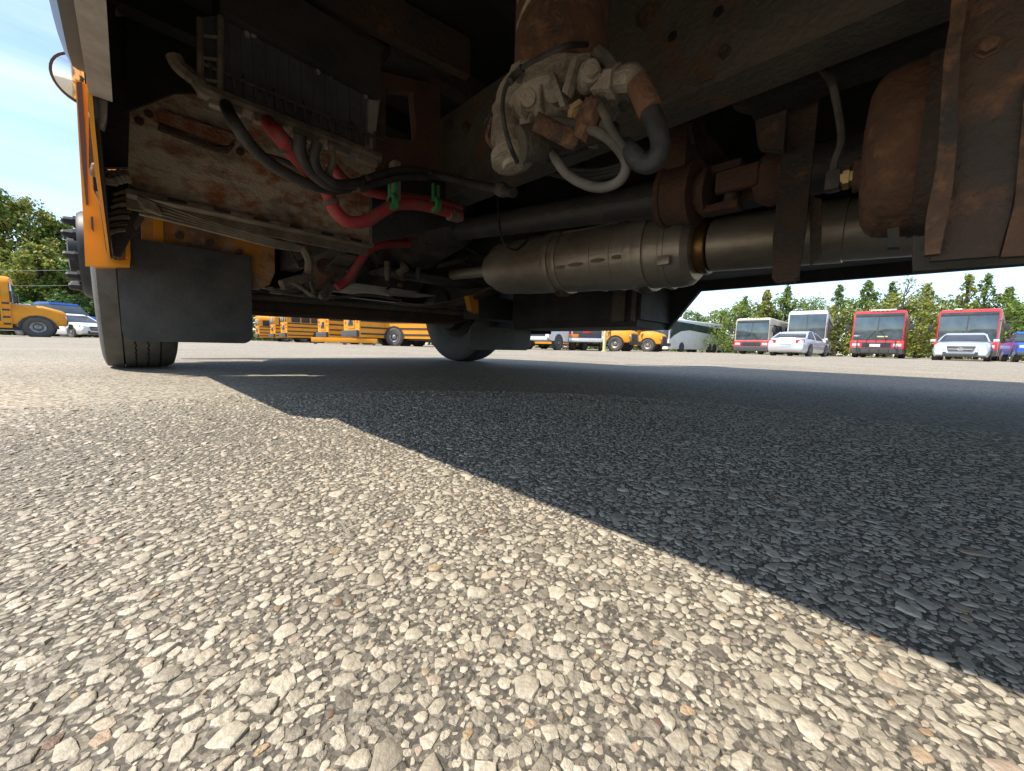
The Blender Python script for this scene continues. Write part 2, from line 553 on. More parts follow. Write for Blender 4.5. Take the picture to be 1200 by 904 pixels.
    l.new(no.outputs['Fac'], hgt.inputs[0])
    l.new(msk.outputs['Result'], hgt.inputs[2])
    bp = n.new('ShaderNodeBump')
    bp.inputs['Strength'].default_value = 0.45
    bp.inputs['Distance'].default_value = 0.003
    l.new(hgt.outputs[0], bp.inputs['Height'])
    l.new(bp.outputs['Normal'], b.inputs['Normal'])
    return m


g = MB()
g.ring_loft([[(-900, -900, 0), (900, -900, 0), (900, 900, 0), (-900, 900, 0)]], cap=False)
g.bm.faces.new([v for v in g.bm.verts])
ground = g.build('ground', ground_material(), smooth=0)
tag(ground, 'pale chip seal asphalt yard with limestone chips showing', kind='structure')


def chip_rings(rng, r, fine):
    """outline rings of one embedded stone chip, centred on the origin"""
    k = rng.randint(5, 8) if fine else 6
    el = rng.uniform(0.6, 1.0)
    ph = rng.uniform(0, PI)
    a0 = rng.uniform(0, 2 * PI)
    pts = []
    for i in range(k):
        a = a0 + 2 * PI * (i + rng.uniform(-0.36, 0.36)) / k
        rr = r * rng.uniform(0.74, 1.2)
        x, y = rr * math.cos(a), rr * el * math.sin(a)
        pts.append((x * math.cos(ph) - y * math.sin(ph), x * math.sin(ph) + y * math.cos(ph)))
    h = r * rng.uniform(0.08, 0.26)
    tx, ty = rng.uniform(-0.10, 0.10), rng.uniform(-0.10, 0.10)
    out = [[(x * 1.03, y * 1.03, -0.0008) for x, y in pts]]
    if fine:
        ox, oy = rng.uniform(-.1, .1) * r, rng.uniform(-.1, .1) * r
        out.append([(x * 0.95, y * 0.95, h * 0.45 + tx * x + ty * y) for x, y in pts])
        out.append([(x * 0.80 + ox * .4, y * 0.80 + oy * .4, h * rng.uniform(.78, .95) + tx * x + ty * y) for x, y in pts])
        out.append([(x * 0.45 + ox, y * 0.45 + oy, h + tx * x + ty * y) for x, y in pts])
    else:
        out.append([(x * .78, y * .78, h + tx * x + ty * y) for x, y in pts])
    return out


def scatter_chips():
    rng = random.Random(11)
    cell = 0.0135
    grid = {}
    kept = []
    A = R(66)
    RMAX = 1.2

    def rnd():
        if rng.random() < 0.10:
            rr = 0.45 * math.sqrt(rng.random())
            t = rng.uniform(0, 2 * PI)
        else:
            rr = RMAX * math.sqrt(rng.random())
            t = rng.uniform(-A, A)
        return rr * math.sin(t), rr * math.cos(t)
    for lo, hi, cnt in ((0.0060, 0.0078, 420), (0.0045, 0.0060, 4200), (0.0030, 0.0045, 24000), (0.0019, 0.0028, 80000), (0.0013, 0.0019, 110000), (0.0008, 0.0013, 60000)):
        for _ in range(cnt):
            x, y = rnd()
            dd = math.hypot(x, y)
            if (hi < 0.0015 and dd > 0.40) or (hi < 0.0025 and dd > 0.70) or (hi < 0.0035 and dd > 1.05):
                continue
            r = rng.uniform(lo, hi) * (1.15 if rng.random() < 0.04 else 1.0)
            gx, gy = int(x // cell), int(y // cell)
            ok = True
            for i in (-1, 0, 1):
                for j in (-1, 0, 1):
                    for (px, py, pr) in grid.get((gx + i, gy + j), ()):
                        if (px - x) ** 2 + (py - y) ** 2 < (0.68 * (pr + r)) ** 2:
                            ok = False
                            break
                    if not ok:
                        break
                if not ok:
                    break
            if ok:
                grid.setdefault((gx, gy), []).append((x, y, r))
                kept.append((x, y, r))
    # the 300 that show largest become parts
    def size_seen(c):
        d = Vector((c[0], c[1], -CAM_H))
        f = d.dot(c_f)
        if f < 0.02:
            return 0
        px, py = 600 + FPX * d.dot(c_r) / f, 452 - FPX * d.dot(c_w) / f
        if not (-10 < px < 1210 and py < 915):
            return 0
        return c[2] / f * (CAM_H / d.length)
    kept.sort(key=lambda c: -size_seen(c))
    single, rest = kept[:300], kept[300:]
    protos = []
    for k in range(24):
        mb = MB()
        mb.ring_loft(chip_rings(rng, 0.007, True))
        o = mb.build('stone', STONE_O, smooth=35)
        protos.append(o.data)
        bpy.data.objects.remove(o)
    for i, (x, y, r) in enumerate(single):
        o = bpy.data.objects.new('stone', protos[i % 24])
        col.objects.link(o)
        o.parent = ground
        o.location = (x, y, 0)
        o.rotation_euler = (0, 0, rng.uniform(0, 2 * PI))
        s = r / 0.007
        o.scale = (s, s, s)
    vs, fs = [], []
    for (x, y, r) in rest:
        dd = math.hypot(x, y)
        rings = chip_rings(rng, r, dd < 0.5 and r > 0.0016)
        k = len(rings[0])
        b0 = len(vs)
        for rg in rings:
            vs.extend((px + x, py + y, pz) for px, py, pz in rg)
        for a in range(len(rings) - 1):
            for j in range(k):
                fs.append((b0 + a * k + j, b0 + a * k + (j + 1) % k, b0 + (a + 1) * k + (j + 1) % k, b0 + (a + 1) * k + j))
        t = b0 + (len(rings) - 1) * k
        fs.append(tuple(range(t, t + k)))
    me = bpy.data.meshes.new('stone_chips')
    me.from_pydata(vs, [], fs)
    me.materials.append(STONE_I)
    me.shade_smooth()
    me.set_sharp_from_angle(angle=R(60))
    o = bpy.data.objects.new('stone_chips', me)
    col.objects.link(o)
    o.parent = ground
    o['kind'] = 'stuff'


scatter_chips()

# pale mottled lines lying just above the lot surface
def pale_line(p, q, w, label):
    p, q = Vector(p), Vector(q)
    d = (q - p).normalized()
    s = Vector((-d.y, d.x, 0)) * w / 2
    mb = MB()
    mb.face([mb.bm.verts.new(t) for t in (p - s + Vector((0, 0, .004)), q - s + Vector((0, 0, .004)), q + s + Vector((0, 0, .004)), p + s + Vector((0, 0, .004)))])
    return tag(mb.build('pale_line', LINEP, smooth=0), label, kind='structure')


def wpt(b):
    return BV * b[0] + BU * b[1] + Vector((0, 0, b[2] if len(b) > 2 else 0))


pale_line(wpt((3.35, 1.75)), wpt((4.1, 1.05)), 0.12, 'pale ground line beyond the bus shadow')
pale_line(wpt((0.75, 3.15)), wpt((1.75, 3.05)), 0.05, 'thin pale ground line in the shadow of the bus nose')

# ------------------------------------------------------------------ the bus overhead
OFF = Vector((1.2, -2.5, 0))
bus = thing('school_bus', 'yellow school bus filling the foreground, its dark rusty underside overhead', 'school bus', wpt(OFF), R(YAW))


def B(mb, name, m, parent=None, **kw):
    return mb.build(name, m, parent or bus, off=-OFF, **kw)


def tyre_profile(w, r, groove=0.012):
    """half open tread with ribs"""
    h = w / 2
    p = [(-h * 0.80, r * 0.56), (-h * 0.98, r * 0.66), (-h * 1.04, r * 0.80), (-h * 1.01, r * 0.91), (-h * 0.95, r * 0.965)]
    xs = [-h * 0.90 + 1.80 * h * f for f in (0, .25, .42, .60, .78, 1)]
    for i in range(5):
        p.append((xs[i] + (0.003 if i else 0), r * (1.0 if i else 0.985)))
        p.append((xs[i + 1] - 0.003, r * (1.0 if i < 4 else 0.985)))
        if i < 4:
            p.append((xs[i + 1] - 0.002, r - groove))
            p.append((xs[i + 1] + 0.002, r - groove))
    p += [(h * 0.95, r * 0.965), (h * 1.01, r * 0.91), (h * 1.04, r * 0.80), (h * 0.98, r * 0.66), (h * 0.80, r * 0.56)]
    return p


def bus_wheel(v, u, out, hub=0.118, seg=160, rub=TYRE):
    """steer wheel: rim and hub with its tyre; out = -1 for the left side"""
    mb = MB()
    mb.lathe((v, u, 0.5), (out, 0, 0), [(-0.115, 0.29), (-0.10, 0.27), (0.02, 0.285), (0.118, 0.29), (0.118, 0.275), (0.06, 0.25), (0.08, 0.20), (hub - 0.012, 0.185), (hub, 0.175), (hub, 0.11), (hub + 0.03, 0.10), (hub + 0.035, 0.07), (hub + 0.036, 0.0)], 40)
    rim = B(mb, 'wheel', HUBB)
    mb = MB()
    mb.lathe((v, u, 0.5), (-out, 0, 0), [(0.116, 0.287), (0.14, 0.24), (0.20, 0.22), (0.22, 0.12), (0.26, 0.1), (0.26, 0)], 32)
    B(mb, 'brake_drum', DARKU, rim)
    mb = MB()
    prof = tyre_profile(0.242, 0.5)
    rings = []
    for k in range(seg):
        a = 2 * PI * k / seg
        zz = (0.0028 if k % 2 else -0.0028)
        rg = []
        for i, (x, rr) in enumerate(prof):
            mid = 7 <= i <= 20
            x = x + (zz * (1.0 if 10 <= i <= 17 else 0.15) if mid else 0)
            rg.append((v + x, u + rr * math.cos(a), 0.5 + rr * math.sin(a)))
        rings.append(rg)
    rings.append(rings[0])
    mb.ring_loft(rings, cap=False, closed=False)
    bmesh.ops.remove_doubles(mb.bm, verts=mb.bm.verts, dist=1e-5)
    B(mb, 'tyre', rub, rim, smooth=30)
    for k in range(10):
        a = 2 * PI * (k + 0.30) / 10
        c = Vector((v + out * hub, u + 0.143 * math.cos(a), 0.5 + 0.143 * math.sin(a)))
        mb = MB()
        mb.lathe(c, (out, 0, 0), [(0, 0.024), (0.010, 0.024), (0.010, 0.018), (0.036, 0.0155), (0.043, 0.010)], 6)
        B(mb, 'lug_nut', HUBB, rim, smooth=20)
    return rim


bus_wheel(0.040, 2.573, -1, 0.165)
bus_wheel(2.16, 2.74, 1, 0.118, rub=TYRE_SHADE)

# --- left body side
mb = MB()
mb.bb((-0.020, -7.6, 0.50), (-0.010, 0.868, 1.62))
B(mb, 'side_panel', YELLOW)
mb = MB()
mb.bb((-0.020, -7.6, 0.496), (0.004, 0.862, 0.503))
mb.bb((0.000, -7.6, 0.503), (0.004, 0.862, 0.53))
B(mb, 'skirt_flange', GREYST)
for z in (0.548, 0.80, 1.10, 1.45):
    mb = MB()
    pr = [(-0.021, z - 0.036), (-0.034, z - 0.036), (-0.041, z - 0.02), (-0.044, z), (-0.041, z + 0.02), (-0.034, z + 0.036), (-0.021, z + 0.036)]
    rings = [[(a_, y_, z + (b_ - z) * k_) for a_, b_ in [(-0.021 + (c_ + 0.021) * q_, d_) for c_, d_ in pr]] for y_, k_, q_ in ((-7.6, 1, 1), (0.79, 1, 1), (0.835, 0.9, .9), (0.858, 0.7, .6), (0.868, 0.45, .2))]
    mb.ring_loft(rings)
    B(mb, 'rub_rail', BLACK)
mb = MB()
mb.slab([P(103, 116, u=0.875), P(126, 116, u=0.875), P(125, 138, u=0.875), P(122, 149, u=0.875), P(107, 141, u=0.875), P(103, 130, u=0.875)], (0, 0.02, 0))
B(mb, 'skirt_end_bracket', DUSTM, bevel=0.002)
# window band, pillars, roof of the left and right walls
for side in (0, 1):
    vx = -0.02 if side == 0 else 2.42
    mb = MB()
    mb.bb((vx - 0.008, -7.6, 2.28), (vx + 0.008, 1.85, 2.48))
    for k in range(12):
        y = -7.6 + k * 0.77
        mb.bb((vx - 0.008, y, 1.62), (vx + 0.008, y + 0.09, 2.28))
    B(mb, 'window_band', YELLOW)
    for k in range(11):
        y = -7.6 + k * 0.77 + 0.09
        f = MB()
        f.bb((vx - 0.012, y, 1.62), (vx + 0.012, y + 0.68, 1.65))
        f.bb((vx - 0.012, y, 2.25), (vx + 0.012, y + 0.68, 2.28))
        f.bb((vx - 0.012, y, 1.93), (vx + 0.012, y + 0.68, 1.96))
        w = B(f, 'window', BLACK)
        f = MB()
        f.bb((vx - 0.003, y, 1.65), (vx + 0.003, y + 0.68, 1.93))
        f.bb((vx - 0.003, y, 1.96), (vx + 0.003, y + 0.68, 2.25))
        B(f, 'pane', GLASS, w)
roofp = [(-0.03, 2.48), (-0.01, 2.66), (0.14, 2.86), (0.5, 2.98), (1.2, 3.02), (1.9, 2.98), (2.26, 2.86), (2.41, 2.66), (2.43, 2.48)]
roofi = [(1.2 + (a - 1.2) * 0.985, b - 0.03 if b > 2.5 else b) for a, b in roofp]
mb = MB()
sec = roofp + roofi[::-1]
mb.ring_loft([[(a, y, b) for a, b in sec] for y in (-7.62, 1.9)])
B(mb, 'roof', YELLOW)
mb = MB()
mb.bb((-0.02, -7.64, 0.5), (2.42, -7.60, 2.6))
B(mb, 'rear_wall', YELLOW)
# --- right body side: skirt, stepwell, sloping panel
mb = MB()
mb.bb((2.405, -7.6, 0.500), (2.425, 0.80, 1.62))
B(mb, 'side_panel', YELLOW)
mb = MB()
mb.bb((2.375, -7.6, 0.497), (2.404, 0.80, 0.62))
mb.slab([(2.375, 0.80, 0.498), (2.375, 0.975, 0.272), (2.375, 1.0, 0.272), (2.375, 1.0, 0.9), (2.375, 0.80, 0.9)], (0.03, 0, 0))
B(mb, 'skirt_flange', BLACK_U)
mb = MB()
mb.bb((1.98, 0.985, 0.272), (2.39, 1.93, 0.31))
mb.bb((1.98, 0.985, 0.312), (2.00, 1.93, 0.60))
mb.bb((1.72, 0.985, 0.60), (1.998, 1.93, 0.62))
mb.bb((1.72, 0.985, 0.622), (1.74, 1.93, 1.0))
mb.bb((1.98, 0.965, 0.312), (2.374, 0.983, 1.0))
mb.bb((1.98, 1.932, 0.272), (2.39, 1.95, 1.0))
B(mb, 'stepwell', BLACK_U)
mb = MB()
mb.bb((2.36, 1.90, 0.25), (2.372, 2.14, 1.0))
B(mb, 'stepwell_end', DARKU)
for y0, y1 in ((1.05, 1.13), (0.99, 1.01)):
    mb = MB()
    mb.bb((1.955, y0, 0.30), (1.978, y1, 0.50))
    B(mb, 'stepwell_brace', RAIL)
mb = MB()
mb.bb((2.405, 0.985, 0.31), (2.425, 1.92, 2.5))
B(mb, 'entrance_door', YELLOW)
mb = MB()
for k in range(2):
    mb.bb((2.402, 1.03 + k * 0.45, 0.75), (2.43, 1.42 + k * 0.45, 2.35))
B(mb, 'door_glass', GLASS)
# --- driver side lower panel ahead of the skirt, flaring towards the hood
mb = MB()
pl = [(-0.0215, 0.8682, 0.455), (-0.022, 0.93, 0.405), (-0.032, 1.96, 0.405), (-0.032, 1.96, 1.35), (-0.0215, 0.8682, 1.62)]
mb.slab(pl, (0.005, 0, 0))
B(mb, 'cowl_side_panel', YELLOW)
mb = MB()
mb.slab([(a_ + 0.0055, b_, c_ + (0.012 if c_ < .5 else 0)) for a_, b_, c_ in pl], (0.004, 0, 0))
B(mb, 'cowl_inner_skin', DARKU)
U2 = 1.975
mb = MB()
mb.slab([P(x, y, u=U2) for x, y in ((88, 92), (93, 180), (97, 250), (100, 312), (131, 312), (124, 292), (120, 262), (116, 236), (109, 222), (105, 160), (103, 100))], (0, 0.012, 0))
mb.slab([P(x, y, u=U2 - 0.004) for x, y in ((110, 312.5), (152, 312.5), (153, 303), (140, 306), (126, 302))], (0, 0.05, 0))
mb.slab([P(x, y, u=U2 - 0.002) for x, y in ((147, 302), (153, 302), (152, 268), (148, 276))], (0, 0.03, 0))
B(mb, 'fender_edge', YELLOW)
mb = MB()
mb.slab([P(x, y, u=U2 - 0.008) for x, y in ((89.5, 96), (96, 96), (101, 170), (103.5, 240), (101, 240), (96, 190))], (0, 0.006, 0))
B(mb, 'edge_stripe', BROWNP)  # dark brown strip along the outer fender edge
mb = MB()
mb.slab([P(x, y, u=1.885) for x, y in ((112, 224), (117, 240), (122, 270), (128, 298), (133, 304), (126, 272), (123, 240), (119, 226))], (0, 0.02, 0))
B(mb, 'fender_shade_lip', DUSTM)  # tan colour stands in for the shaded inner face of the fender
mb = MB()
mb.slab([P(x, y, u=U2 - 0.012) for x, y in ((106.5, 254), (109, 254), (110, 272), (107, 268))], (0, 0.006, 0))
B(mb, 'latch_slot', BLACK)
# black inner panel of the cowl
mb = MB()
mb.slab([P(x, y, u=1.56) for x, y in ((104, 20), (160, 20), (152, 130), (150, 196), (104, 196))], (0, 0.02, 0))
B(mb, 'inner_cowl_panel', BLACK_U)
mb = MB()
mb.tube([P(106, 198, u=1.53), P(118, 203, u=1.53), P(128, 210, u=1.53), P(140, 207, u=1.53), P(152, 207, u=1.53)], 0.016, 7, 4, 0.2)
B(mb, 'ragged_seam', DUSTM)
mb = MB()
mb.slab([P(x, y, u=1.90) for x, y in ((124, 212), (166, 205), (166, 250), (150, 284), (140, 302), (133, 300), (128, 262))], (0, 0.03, 0))
B(mb, 'hinge_recess', BLACK_U)
for k in range(7):
    mb = MB()
    y = 226 + k * 7.5
    a, b = P(134 - k * 1.5, y + 3, u=1.84), P(160 - k * 2.5, y - 2, u=1.84)
    mb.tube([a, (a + b) / 2 + Vector((0, -0.012, 0.002)), b], 0.0085, 6, 3)
    B(mb, 'spring_leaf_end', [DUSTM, RUST][k % 2])
mb = MB()
mb.slab([P(x, y, u=1.80) for x, y in ((160, 205), (168, 208), (169, 255), (160, 268), (157, 262), (163, 250))], (0, 0.04, 0))
B(mb, 'hinge_plate', RAIL)

# --- firewall with its stamping
fw = [P(149, 224, u=1.62), P(405, 282, u=1.62)]
zf = 0.5 * (fw[0].z + fw[1].z)
mb = MB()
rows = 7
grid = []
for j in range(rows + 1):
    z = zf + j * 0.10
    uu = 1.62 - 0.012 * j
    rowp = []
    for i in range(15):
        v = 0.026 + i * 0.74 / 14
        w = 0.006 * mnoise.noise(Vector((v * 5, z * 5, 1.3)))
        rowp.append(mb.bm.verts.new((v, uu + w, z)))
    grid.append(rowp)
for j in range(rows):
    for i in range(14):
        mb.face([grid[j][i], grid[j][i + 1], grid[j + 1][i + 1], grid[j + 1][i]])
firewall = B(mb, 'firewall', RUSTPAN)
mb = MB()
sl = [P(x, y, u=1.60) for x, y in ((184, 136), (187, 132), (272, 160), (273, 166), (267, 173), (255, 171), (186, 145))]
mb.slab([p + Vector((0, -0.014, 0)) for p in sl], (0, -0.010, 0))
B(mb, 'stamped_rib', RUSTPAN2, firewall, bevel=0.003)
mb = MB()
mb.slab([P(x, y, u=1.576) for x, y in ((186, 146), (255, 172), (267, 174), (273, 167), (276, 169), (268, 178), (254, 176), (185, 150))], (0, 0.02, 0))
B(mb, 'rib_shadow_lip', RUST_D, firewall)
for (x, y) in ((163, 143), (174, 135), (281, 179)):
    mb = MB()
    p = P(x, y, u=1.60)
    mb.lathe(p, (0, -1, 0), [(0, 0.012), (0.012, 0.011), (0.014, 0.0)], 6)
    B(mb, 'bolt', RUST_D, firewall)
mb = MB()
mb.box((0.39, 1.615, zf - 0.004), (0.74, 0.05, 0.016))
mb.box((0.39, 1.66, zf - 0.020), (0.74, 0.012, 0.036))
B(mb, 'firewall_sill', DUSTM)
for k in range(6):
    mb = MB()
    mb.box((0.13 + k * 0.11, 1.588, zf - 0.003), (0.045, 0.006, 0.009))
    B(mb, 'sill_slot', BLACK)
for k in range(5):
    mb = MB()
    o = k * 2.6
    mb.tube([P(163, 234 + o * 1.6, u=1.56), P(190, 241 + o * 1.5, u=1.56), P(230, 255 + o * 1.1, u=1.57), P(280, 270 + o * 0.9, u=1.58), P(320, 281 + o * 0.8, u=1.59), P(352, 289 + o * 0.5, u=1.62)], 0.0045, 6, 4)
    B(mb, 'brake_line', LINE)
for k in range(6):
    p = P(172 + k * 1.5, 236 + k * 2.2, u=1.55)
    mb = MB()
    mb.lathe(p, (1, 0, -0.25), [(-0.02, 0.008), (0.02, 0.008)], 6)
    B(mb, 'line_fitting', DUSTM)
# yellow wheelhouse member over the mud flap
mb = MB()
mb.slab([P(x, y, u=2.03) for x, y in ((165, 252), (235, 268), (292, 282), (322, 288), (322, 320), (316, 334), (303, 340), (294, 338), (290, 322), (230, 310), (166, 292))], (0, 0.022, 0))
B(mb, 'wheelhouse_member', YEL_D, bevel=0.004)
mb = MB()
mb.slab([P(x, y, u=2.02) for x, y in ((180, 252), (191, 255), (192, 290), (181, 284))], (0, 0.02, 0))
B(mb, 'flap_bracket', YELLOW)
for (x, y) in ((245, 285), (210, 277), (280, 296)):
    mb = MB()
    mb.lathe(P(x, y, u=2.03), (0, -1, 0), [(0, 0.014), (0.012, 0.013), (0.014, 0.0)], 6)
    B(mb, 'bolt', RUST_D)


def flap(pts, u, name='mud_flap'):
    """rubber sheet with rounded lower corners; pts = left, right, top, bottom in metres"""
    v0, v1, z1, z0 = pts
    rc = 0.04
    out = [(v0, z1)]
    out += [(v0 + rc - rc * math.cos(R(10 * k)), z0 + rc - rc * math.sin(R(10 * k))) for k in range(10)]
    out += [(v1 - rc + rc * math.sin(R(10 * k)), z0 + rc - rc * math.cos(R(10 * k))) for k in range(10)]
    out += [(v1, z1)]
    mb = MB()
    mb.slab([(v, u + 0.02 * (z1 - z) / (z1 - z0), z) for v, z in out], (0, 0.011, 0))
    return B(mb, name, FLAP, bevel=0.0025)


a, b = P(144, 400, u=2.0), P(298, 403, u=2.0)
flap((a.x, b.x, 0.505, 0.5 * (a.z + b.z)), 2.0)
a, b = P(552, 382, u=1.98), P(622, 411, u=1.98)
flap((a.x, b.x, a.z, b.z), 1.98)
mb = MB()
a, b = P(562, 345, u=2.02), P(605, 377, u=2.02)
mb.bb((a.x, 2.02, b.z), (b.x, 2.20, a.z), 0.008)
B(mb, 'flap_mount', BLACK_U)
mb = MB()
mb.slab([P(x, y, u=2.24) for x, y in ((584, 330), (645, 330), (645, 392), (584, 386))], (0, 0.012, 0))
B(mb, 'sky_gap_blocker', DARKU)  # added dark slab blocking a hole of sky beside the flap mount
mb = MB()
mb.slab([P(x, y, u=2.03) for x, y in ((549, 347), (560, 345), (561, 368), (553, 364))], (0, 0.05, 0))
B(mb, 'wheelhouse_tab', YELLOW)

mb = MB()
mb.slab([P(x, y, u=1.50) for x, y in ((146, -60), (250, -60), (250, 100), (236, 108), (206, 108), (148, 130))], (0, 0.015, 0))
B(mb, 'shade_sheet', DARKU)  # added black sheet standing in for the shade over the upper firewall
# --- black box with its tray, hung ahead of the driver floor
UB = 1.03
mb = MB()
q = [P(x, y, u=UB) for x, y in ((236, 96), (437, 183), (445, 118), (350, 68), (262, 18), (238, 20))]
mb.slab(q, (0, 0.07, 0))
hbox = B(mb, 'heater_box', BOXF, bevel=0.004)
mb = MB()
mb.slab([P(x, y, u=UB - 0.03) for x, y in ((258, 10), (447, 114), (446, 58), (352, -2), (300, -40), (256, -40))], (0, 0.10, 0))
B(mb, 'upper_housing', BOXP, hbox, bevel=0.006)
t0, t1 = P(236, 104, u=UB - 0.02), P(445, 186, u=UB - 0.02)
mb = MB()
mb.tube([P(204, 66, u=UB - 0.02), P(210, 78, u=UB - 0.02), P(222, 88, u=UB - 0.02), P(234, 98, u=UB - 0.03), P(240, 106, u=UB - 0.03), t0.lerp(t1, 0.2), t0.lerp(t1, 0.5), t0.lerp(t1, 0.8), t1], 0.014, 8, 4)
B(mb, 'tray_tube', DUSTM, hbox)
for k in range(5):
    mb = MB()
    p = t0.lerp(t1, 0.10 + 0.2 * k)
    mb.box(p + Vector((0, -0.002, -0.018)), (0.055, 0.02, 0.018), Matrix.Rotation(R(0), 3, 'Z'), 0.004)
    B(mb, 'tray_lug', DUSTM, hbox)
for k in range(19):
    p = t0.lerp(t1, 0.04 + 0.92 * k / 18)
    mb = MB()
    mb.box(p + Vector((0, -0.004, 0.035)), (0.004, 0.010, 0.028 + 0.02 * ((k * 7) % 3 == 0)))
    B(mb, 'tray_rib', BOXP, hbox)
mb = MB()
mb.box((t0.lerp(t1, .5)) + Vector((0, -0.006, 0.046)), (0.38, 0.008, 0.004), Matrix.Rotation(math.atan2(t1.z - t0.z, t1.x - t0.x), 3, 'Y').inverted())
B(mb, 'tray_rail', BOXP, hbox)
mb = MB()
mb.tube([P(262, 17, u=UB - 0.004), P(350, 67, u=UB - 0.004), P(445, 118, u=UB - 0.004)], 0.004, 6, 1)
B(mb, 'bright_top_edge', DUSTM, hbox)  # added lighter tube that brightens the top edge of the box
for k in range(13):
    f_ = (k + .5) / 13
    a_ = P(262 + 183 * f_, 22 + 98 * f_, u=UB)
    b_ = t0.lerp(t1, 0.08 + 0.90 * f_)
    mb = MB()
    mb.bb((a_.x - 0.003, UB - 0.006, b_.z + 0.05), (a_.x + 0.003, UB - 0.0005, a_.z - 0.006))
    B(mb, 'face_rib', BOXF, hbox)
for x, y0, y1 in ((234.5, 22, 100), (258, 20, 108)):
    mb = MB()
    mb.tube([P(x, y0, u=UB - 0.03), P(x, y1, u=UB - 0.03)], 0.006, 6, 1)
    B(mb, 'cage_upright', DUSTM, hbox)
for y in (41, 67, 93):
    mb = MB()
    mb.tube([P(234.5, y, u=UB - 0.03), P(258, y + 3, u=UB - 0.03)], 0.0035, 6, 1)
    B(mb, 'cage_rung', DUSTM, hbox)
mb = MB()
mb.slab([P(x, y, u=UB - 0.012) for x, y in ((432, 117), (445, 118), (437, 183), (430, 178))], (0, 0.012, 0))
B(mb, 'end_strap', GREYST, hbox)
for (x, y) in ((289, 41), (297, 43), (372, 85), (388, 89), (428, 114)):
    mb = MB()
    mb.lathe(P(x, y, u=UB - 0.001), (0, -1, 0), [(0, 0.006), (0.006, 0.005), (0.007, 0)], 8)
    B(mb, 'rivet', GREYST, hbox)

# --- bracket plate with its square opening
UR = 1.09
mb = MB()
ou = [P(x, y, u=UR) for x, y in ((440, 82), (516, 100), (516, 205), (440, 205))]
inn = [P(x, y, u=UR) for x, y in ((452, 104), (484, 108), (489, 166), (452, 160))]
th = Vector((0, 0.03, 0))
for i in range(4):
    j = (i + 1) % 4
    mb.slab([ou[i], ou[j], inn[j], inn[i]], th)
B(mb, 'mount_bracket', RUST_R)
mb = MB()
mb.slab([P(x, y, u=UR + 0.02) for x, y in ((440, 70), (470, 76), (515, 88), (516, 100), (476, 92), (440, 84))], (0, -0.09, 0))
B(mb, 'bracket_flange', RAIL)

mb = MB()
mb.slab([P(x, y, u=1.085) for x, y in ((436, 204), (534, 208), (548, 236), (540, 262), (436, 285))], (0, 0.02, 0))
B(mb, 'cable_shroud', BLACK_U)
# --- frame rails
for side, v0, sg in ((0, 0.77, 1), (1, 1.63, -1)):
    zb = 0.628 if side == 0 else 0.70
    mb = MB()
    mb.bb((v0, -7.4, zb), (v0 + sg * 0.009, 3.1, zb + 0.262))
    mb.bb((v0 + sg * 0.0095, -7.4, zb + 0.001), (v0 + sg * 0.088, 3.1, zb + 0.010))
    mb.bb((v0 + sg * 0.0095, -7.4, zb + 0.252), (v0 + sg * 0.088, 3.1, zb + 0.261))
    rail = B(mb, 'frame_rail', RAIL)
    if side == 0:
        for x, y, r in ((758, 20, 0.016), (548, 150, 0.012), (528, 147, 0.012), (540, 212, 0.012), (528, 210, 0.011), (850, 62, 0.008)):
            mb = MB()
            mb.lathe(P(x, y, v=v0), (-1, 0, 0), [(0, r * 1.35), (0.003, r * 1.35), (0.003, r), (0.014, r * 0.95), (0.015, 0)], 6)
            B(mb, 'bolt', RUST_D, rail)
        for x, y in ((842, 14), (788, 43), (698, 66)):
            mb = MB()
            mb.lathe(P(x, y, v=v0), (-1, 0, 0), [(0.0, 0.009), (0.001, 0.009), (0.001, 0.0)], 14)
            B(mb, 'bolt_hole', BLACK, rail)
        mb = MB()
        mb.slab([P(x, y, v=v0 - 0.006) for x, y in ((816, 92), (836, 87), (836, 93), (820, 97))], (-0.003, 0, 0))
        B(mb, 'rust_scale', RUST, rail)
# longitudinal liner inside the left rail
mb = MB()
mb.bb((0.94, -5.0, 0.655), (0.955, 0.25, 0.92))
mb.bb((0.955, -5.0, 0.655), (1.0, 0.25, 0.665))
B(mb, 'inner_liner', BLACK_U)
# --- floor and cross beams
mb = MB()
mb.bb((-0.0095, -7.6, 1.04), (2.404, 1.93, 1.08))
B(mb, 'floor', DARKU)
for k in range(16):
    mb = MB()
    u = 1.42 - 0.36 * k
    mb.bb((0.03, u, 0.965), (2.37, u + 0.012, 1.039))
    mb.bb((0.03, u + 0.0125, 0.965), (2.37, u + 0.05, 0.973))
    B(mb, 'floor_beam', [DARKU, RUST_D][k % 3 == 1])
mb = MB()
a, b = P(460, -30, z=0.95), P(560, 62, z=0.95)
for (p0, p1, w, h) in ((P(340, -10, z=0.93), P(548, 92, z=0.93), 0.03, 0.10),):
    d = (p1 - p0)
    mb.box((p0 + p1) / 2 + Vector((0, 0, h / 2)), (d.length, w, h), Matrix.Rotation(math.atan2(d.y, d.x), 3, 'Z'))
B(mb, 'outrigger', RUST_D)
# dark panel behind everything (engine tunnel side and transmission)
mb = MB()
mb.lathe((1.2, 1.55, 0.78), (0, 1, 0), [(0, 0.09), (0.05, 0.14), (0.25, 0.17), (0.5, 0.22), (0.52, 0.25), (0.60, 0.25)], 24)
B(mb, 'gearbox', ENGINE)
mb = MB()
mb.bb((0.93, 2.15, 0.62), (1.47, 3.0, 1.25), 0.03)
B(mb, 'engine_block', ENGINE)
mb = MB()
mb.slab([(0.98, 2.18, 0.62), (0.98, 2.30, 0.50), (0.98, 2.85, 0.50), (0.98, 2.95, 0.62)], (0.44, 0, 0))
B(mb, 'oil_pan', ENGINE, bevel=0.015)

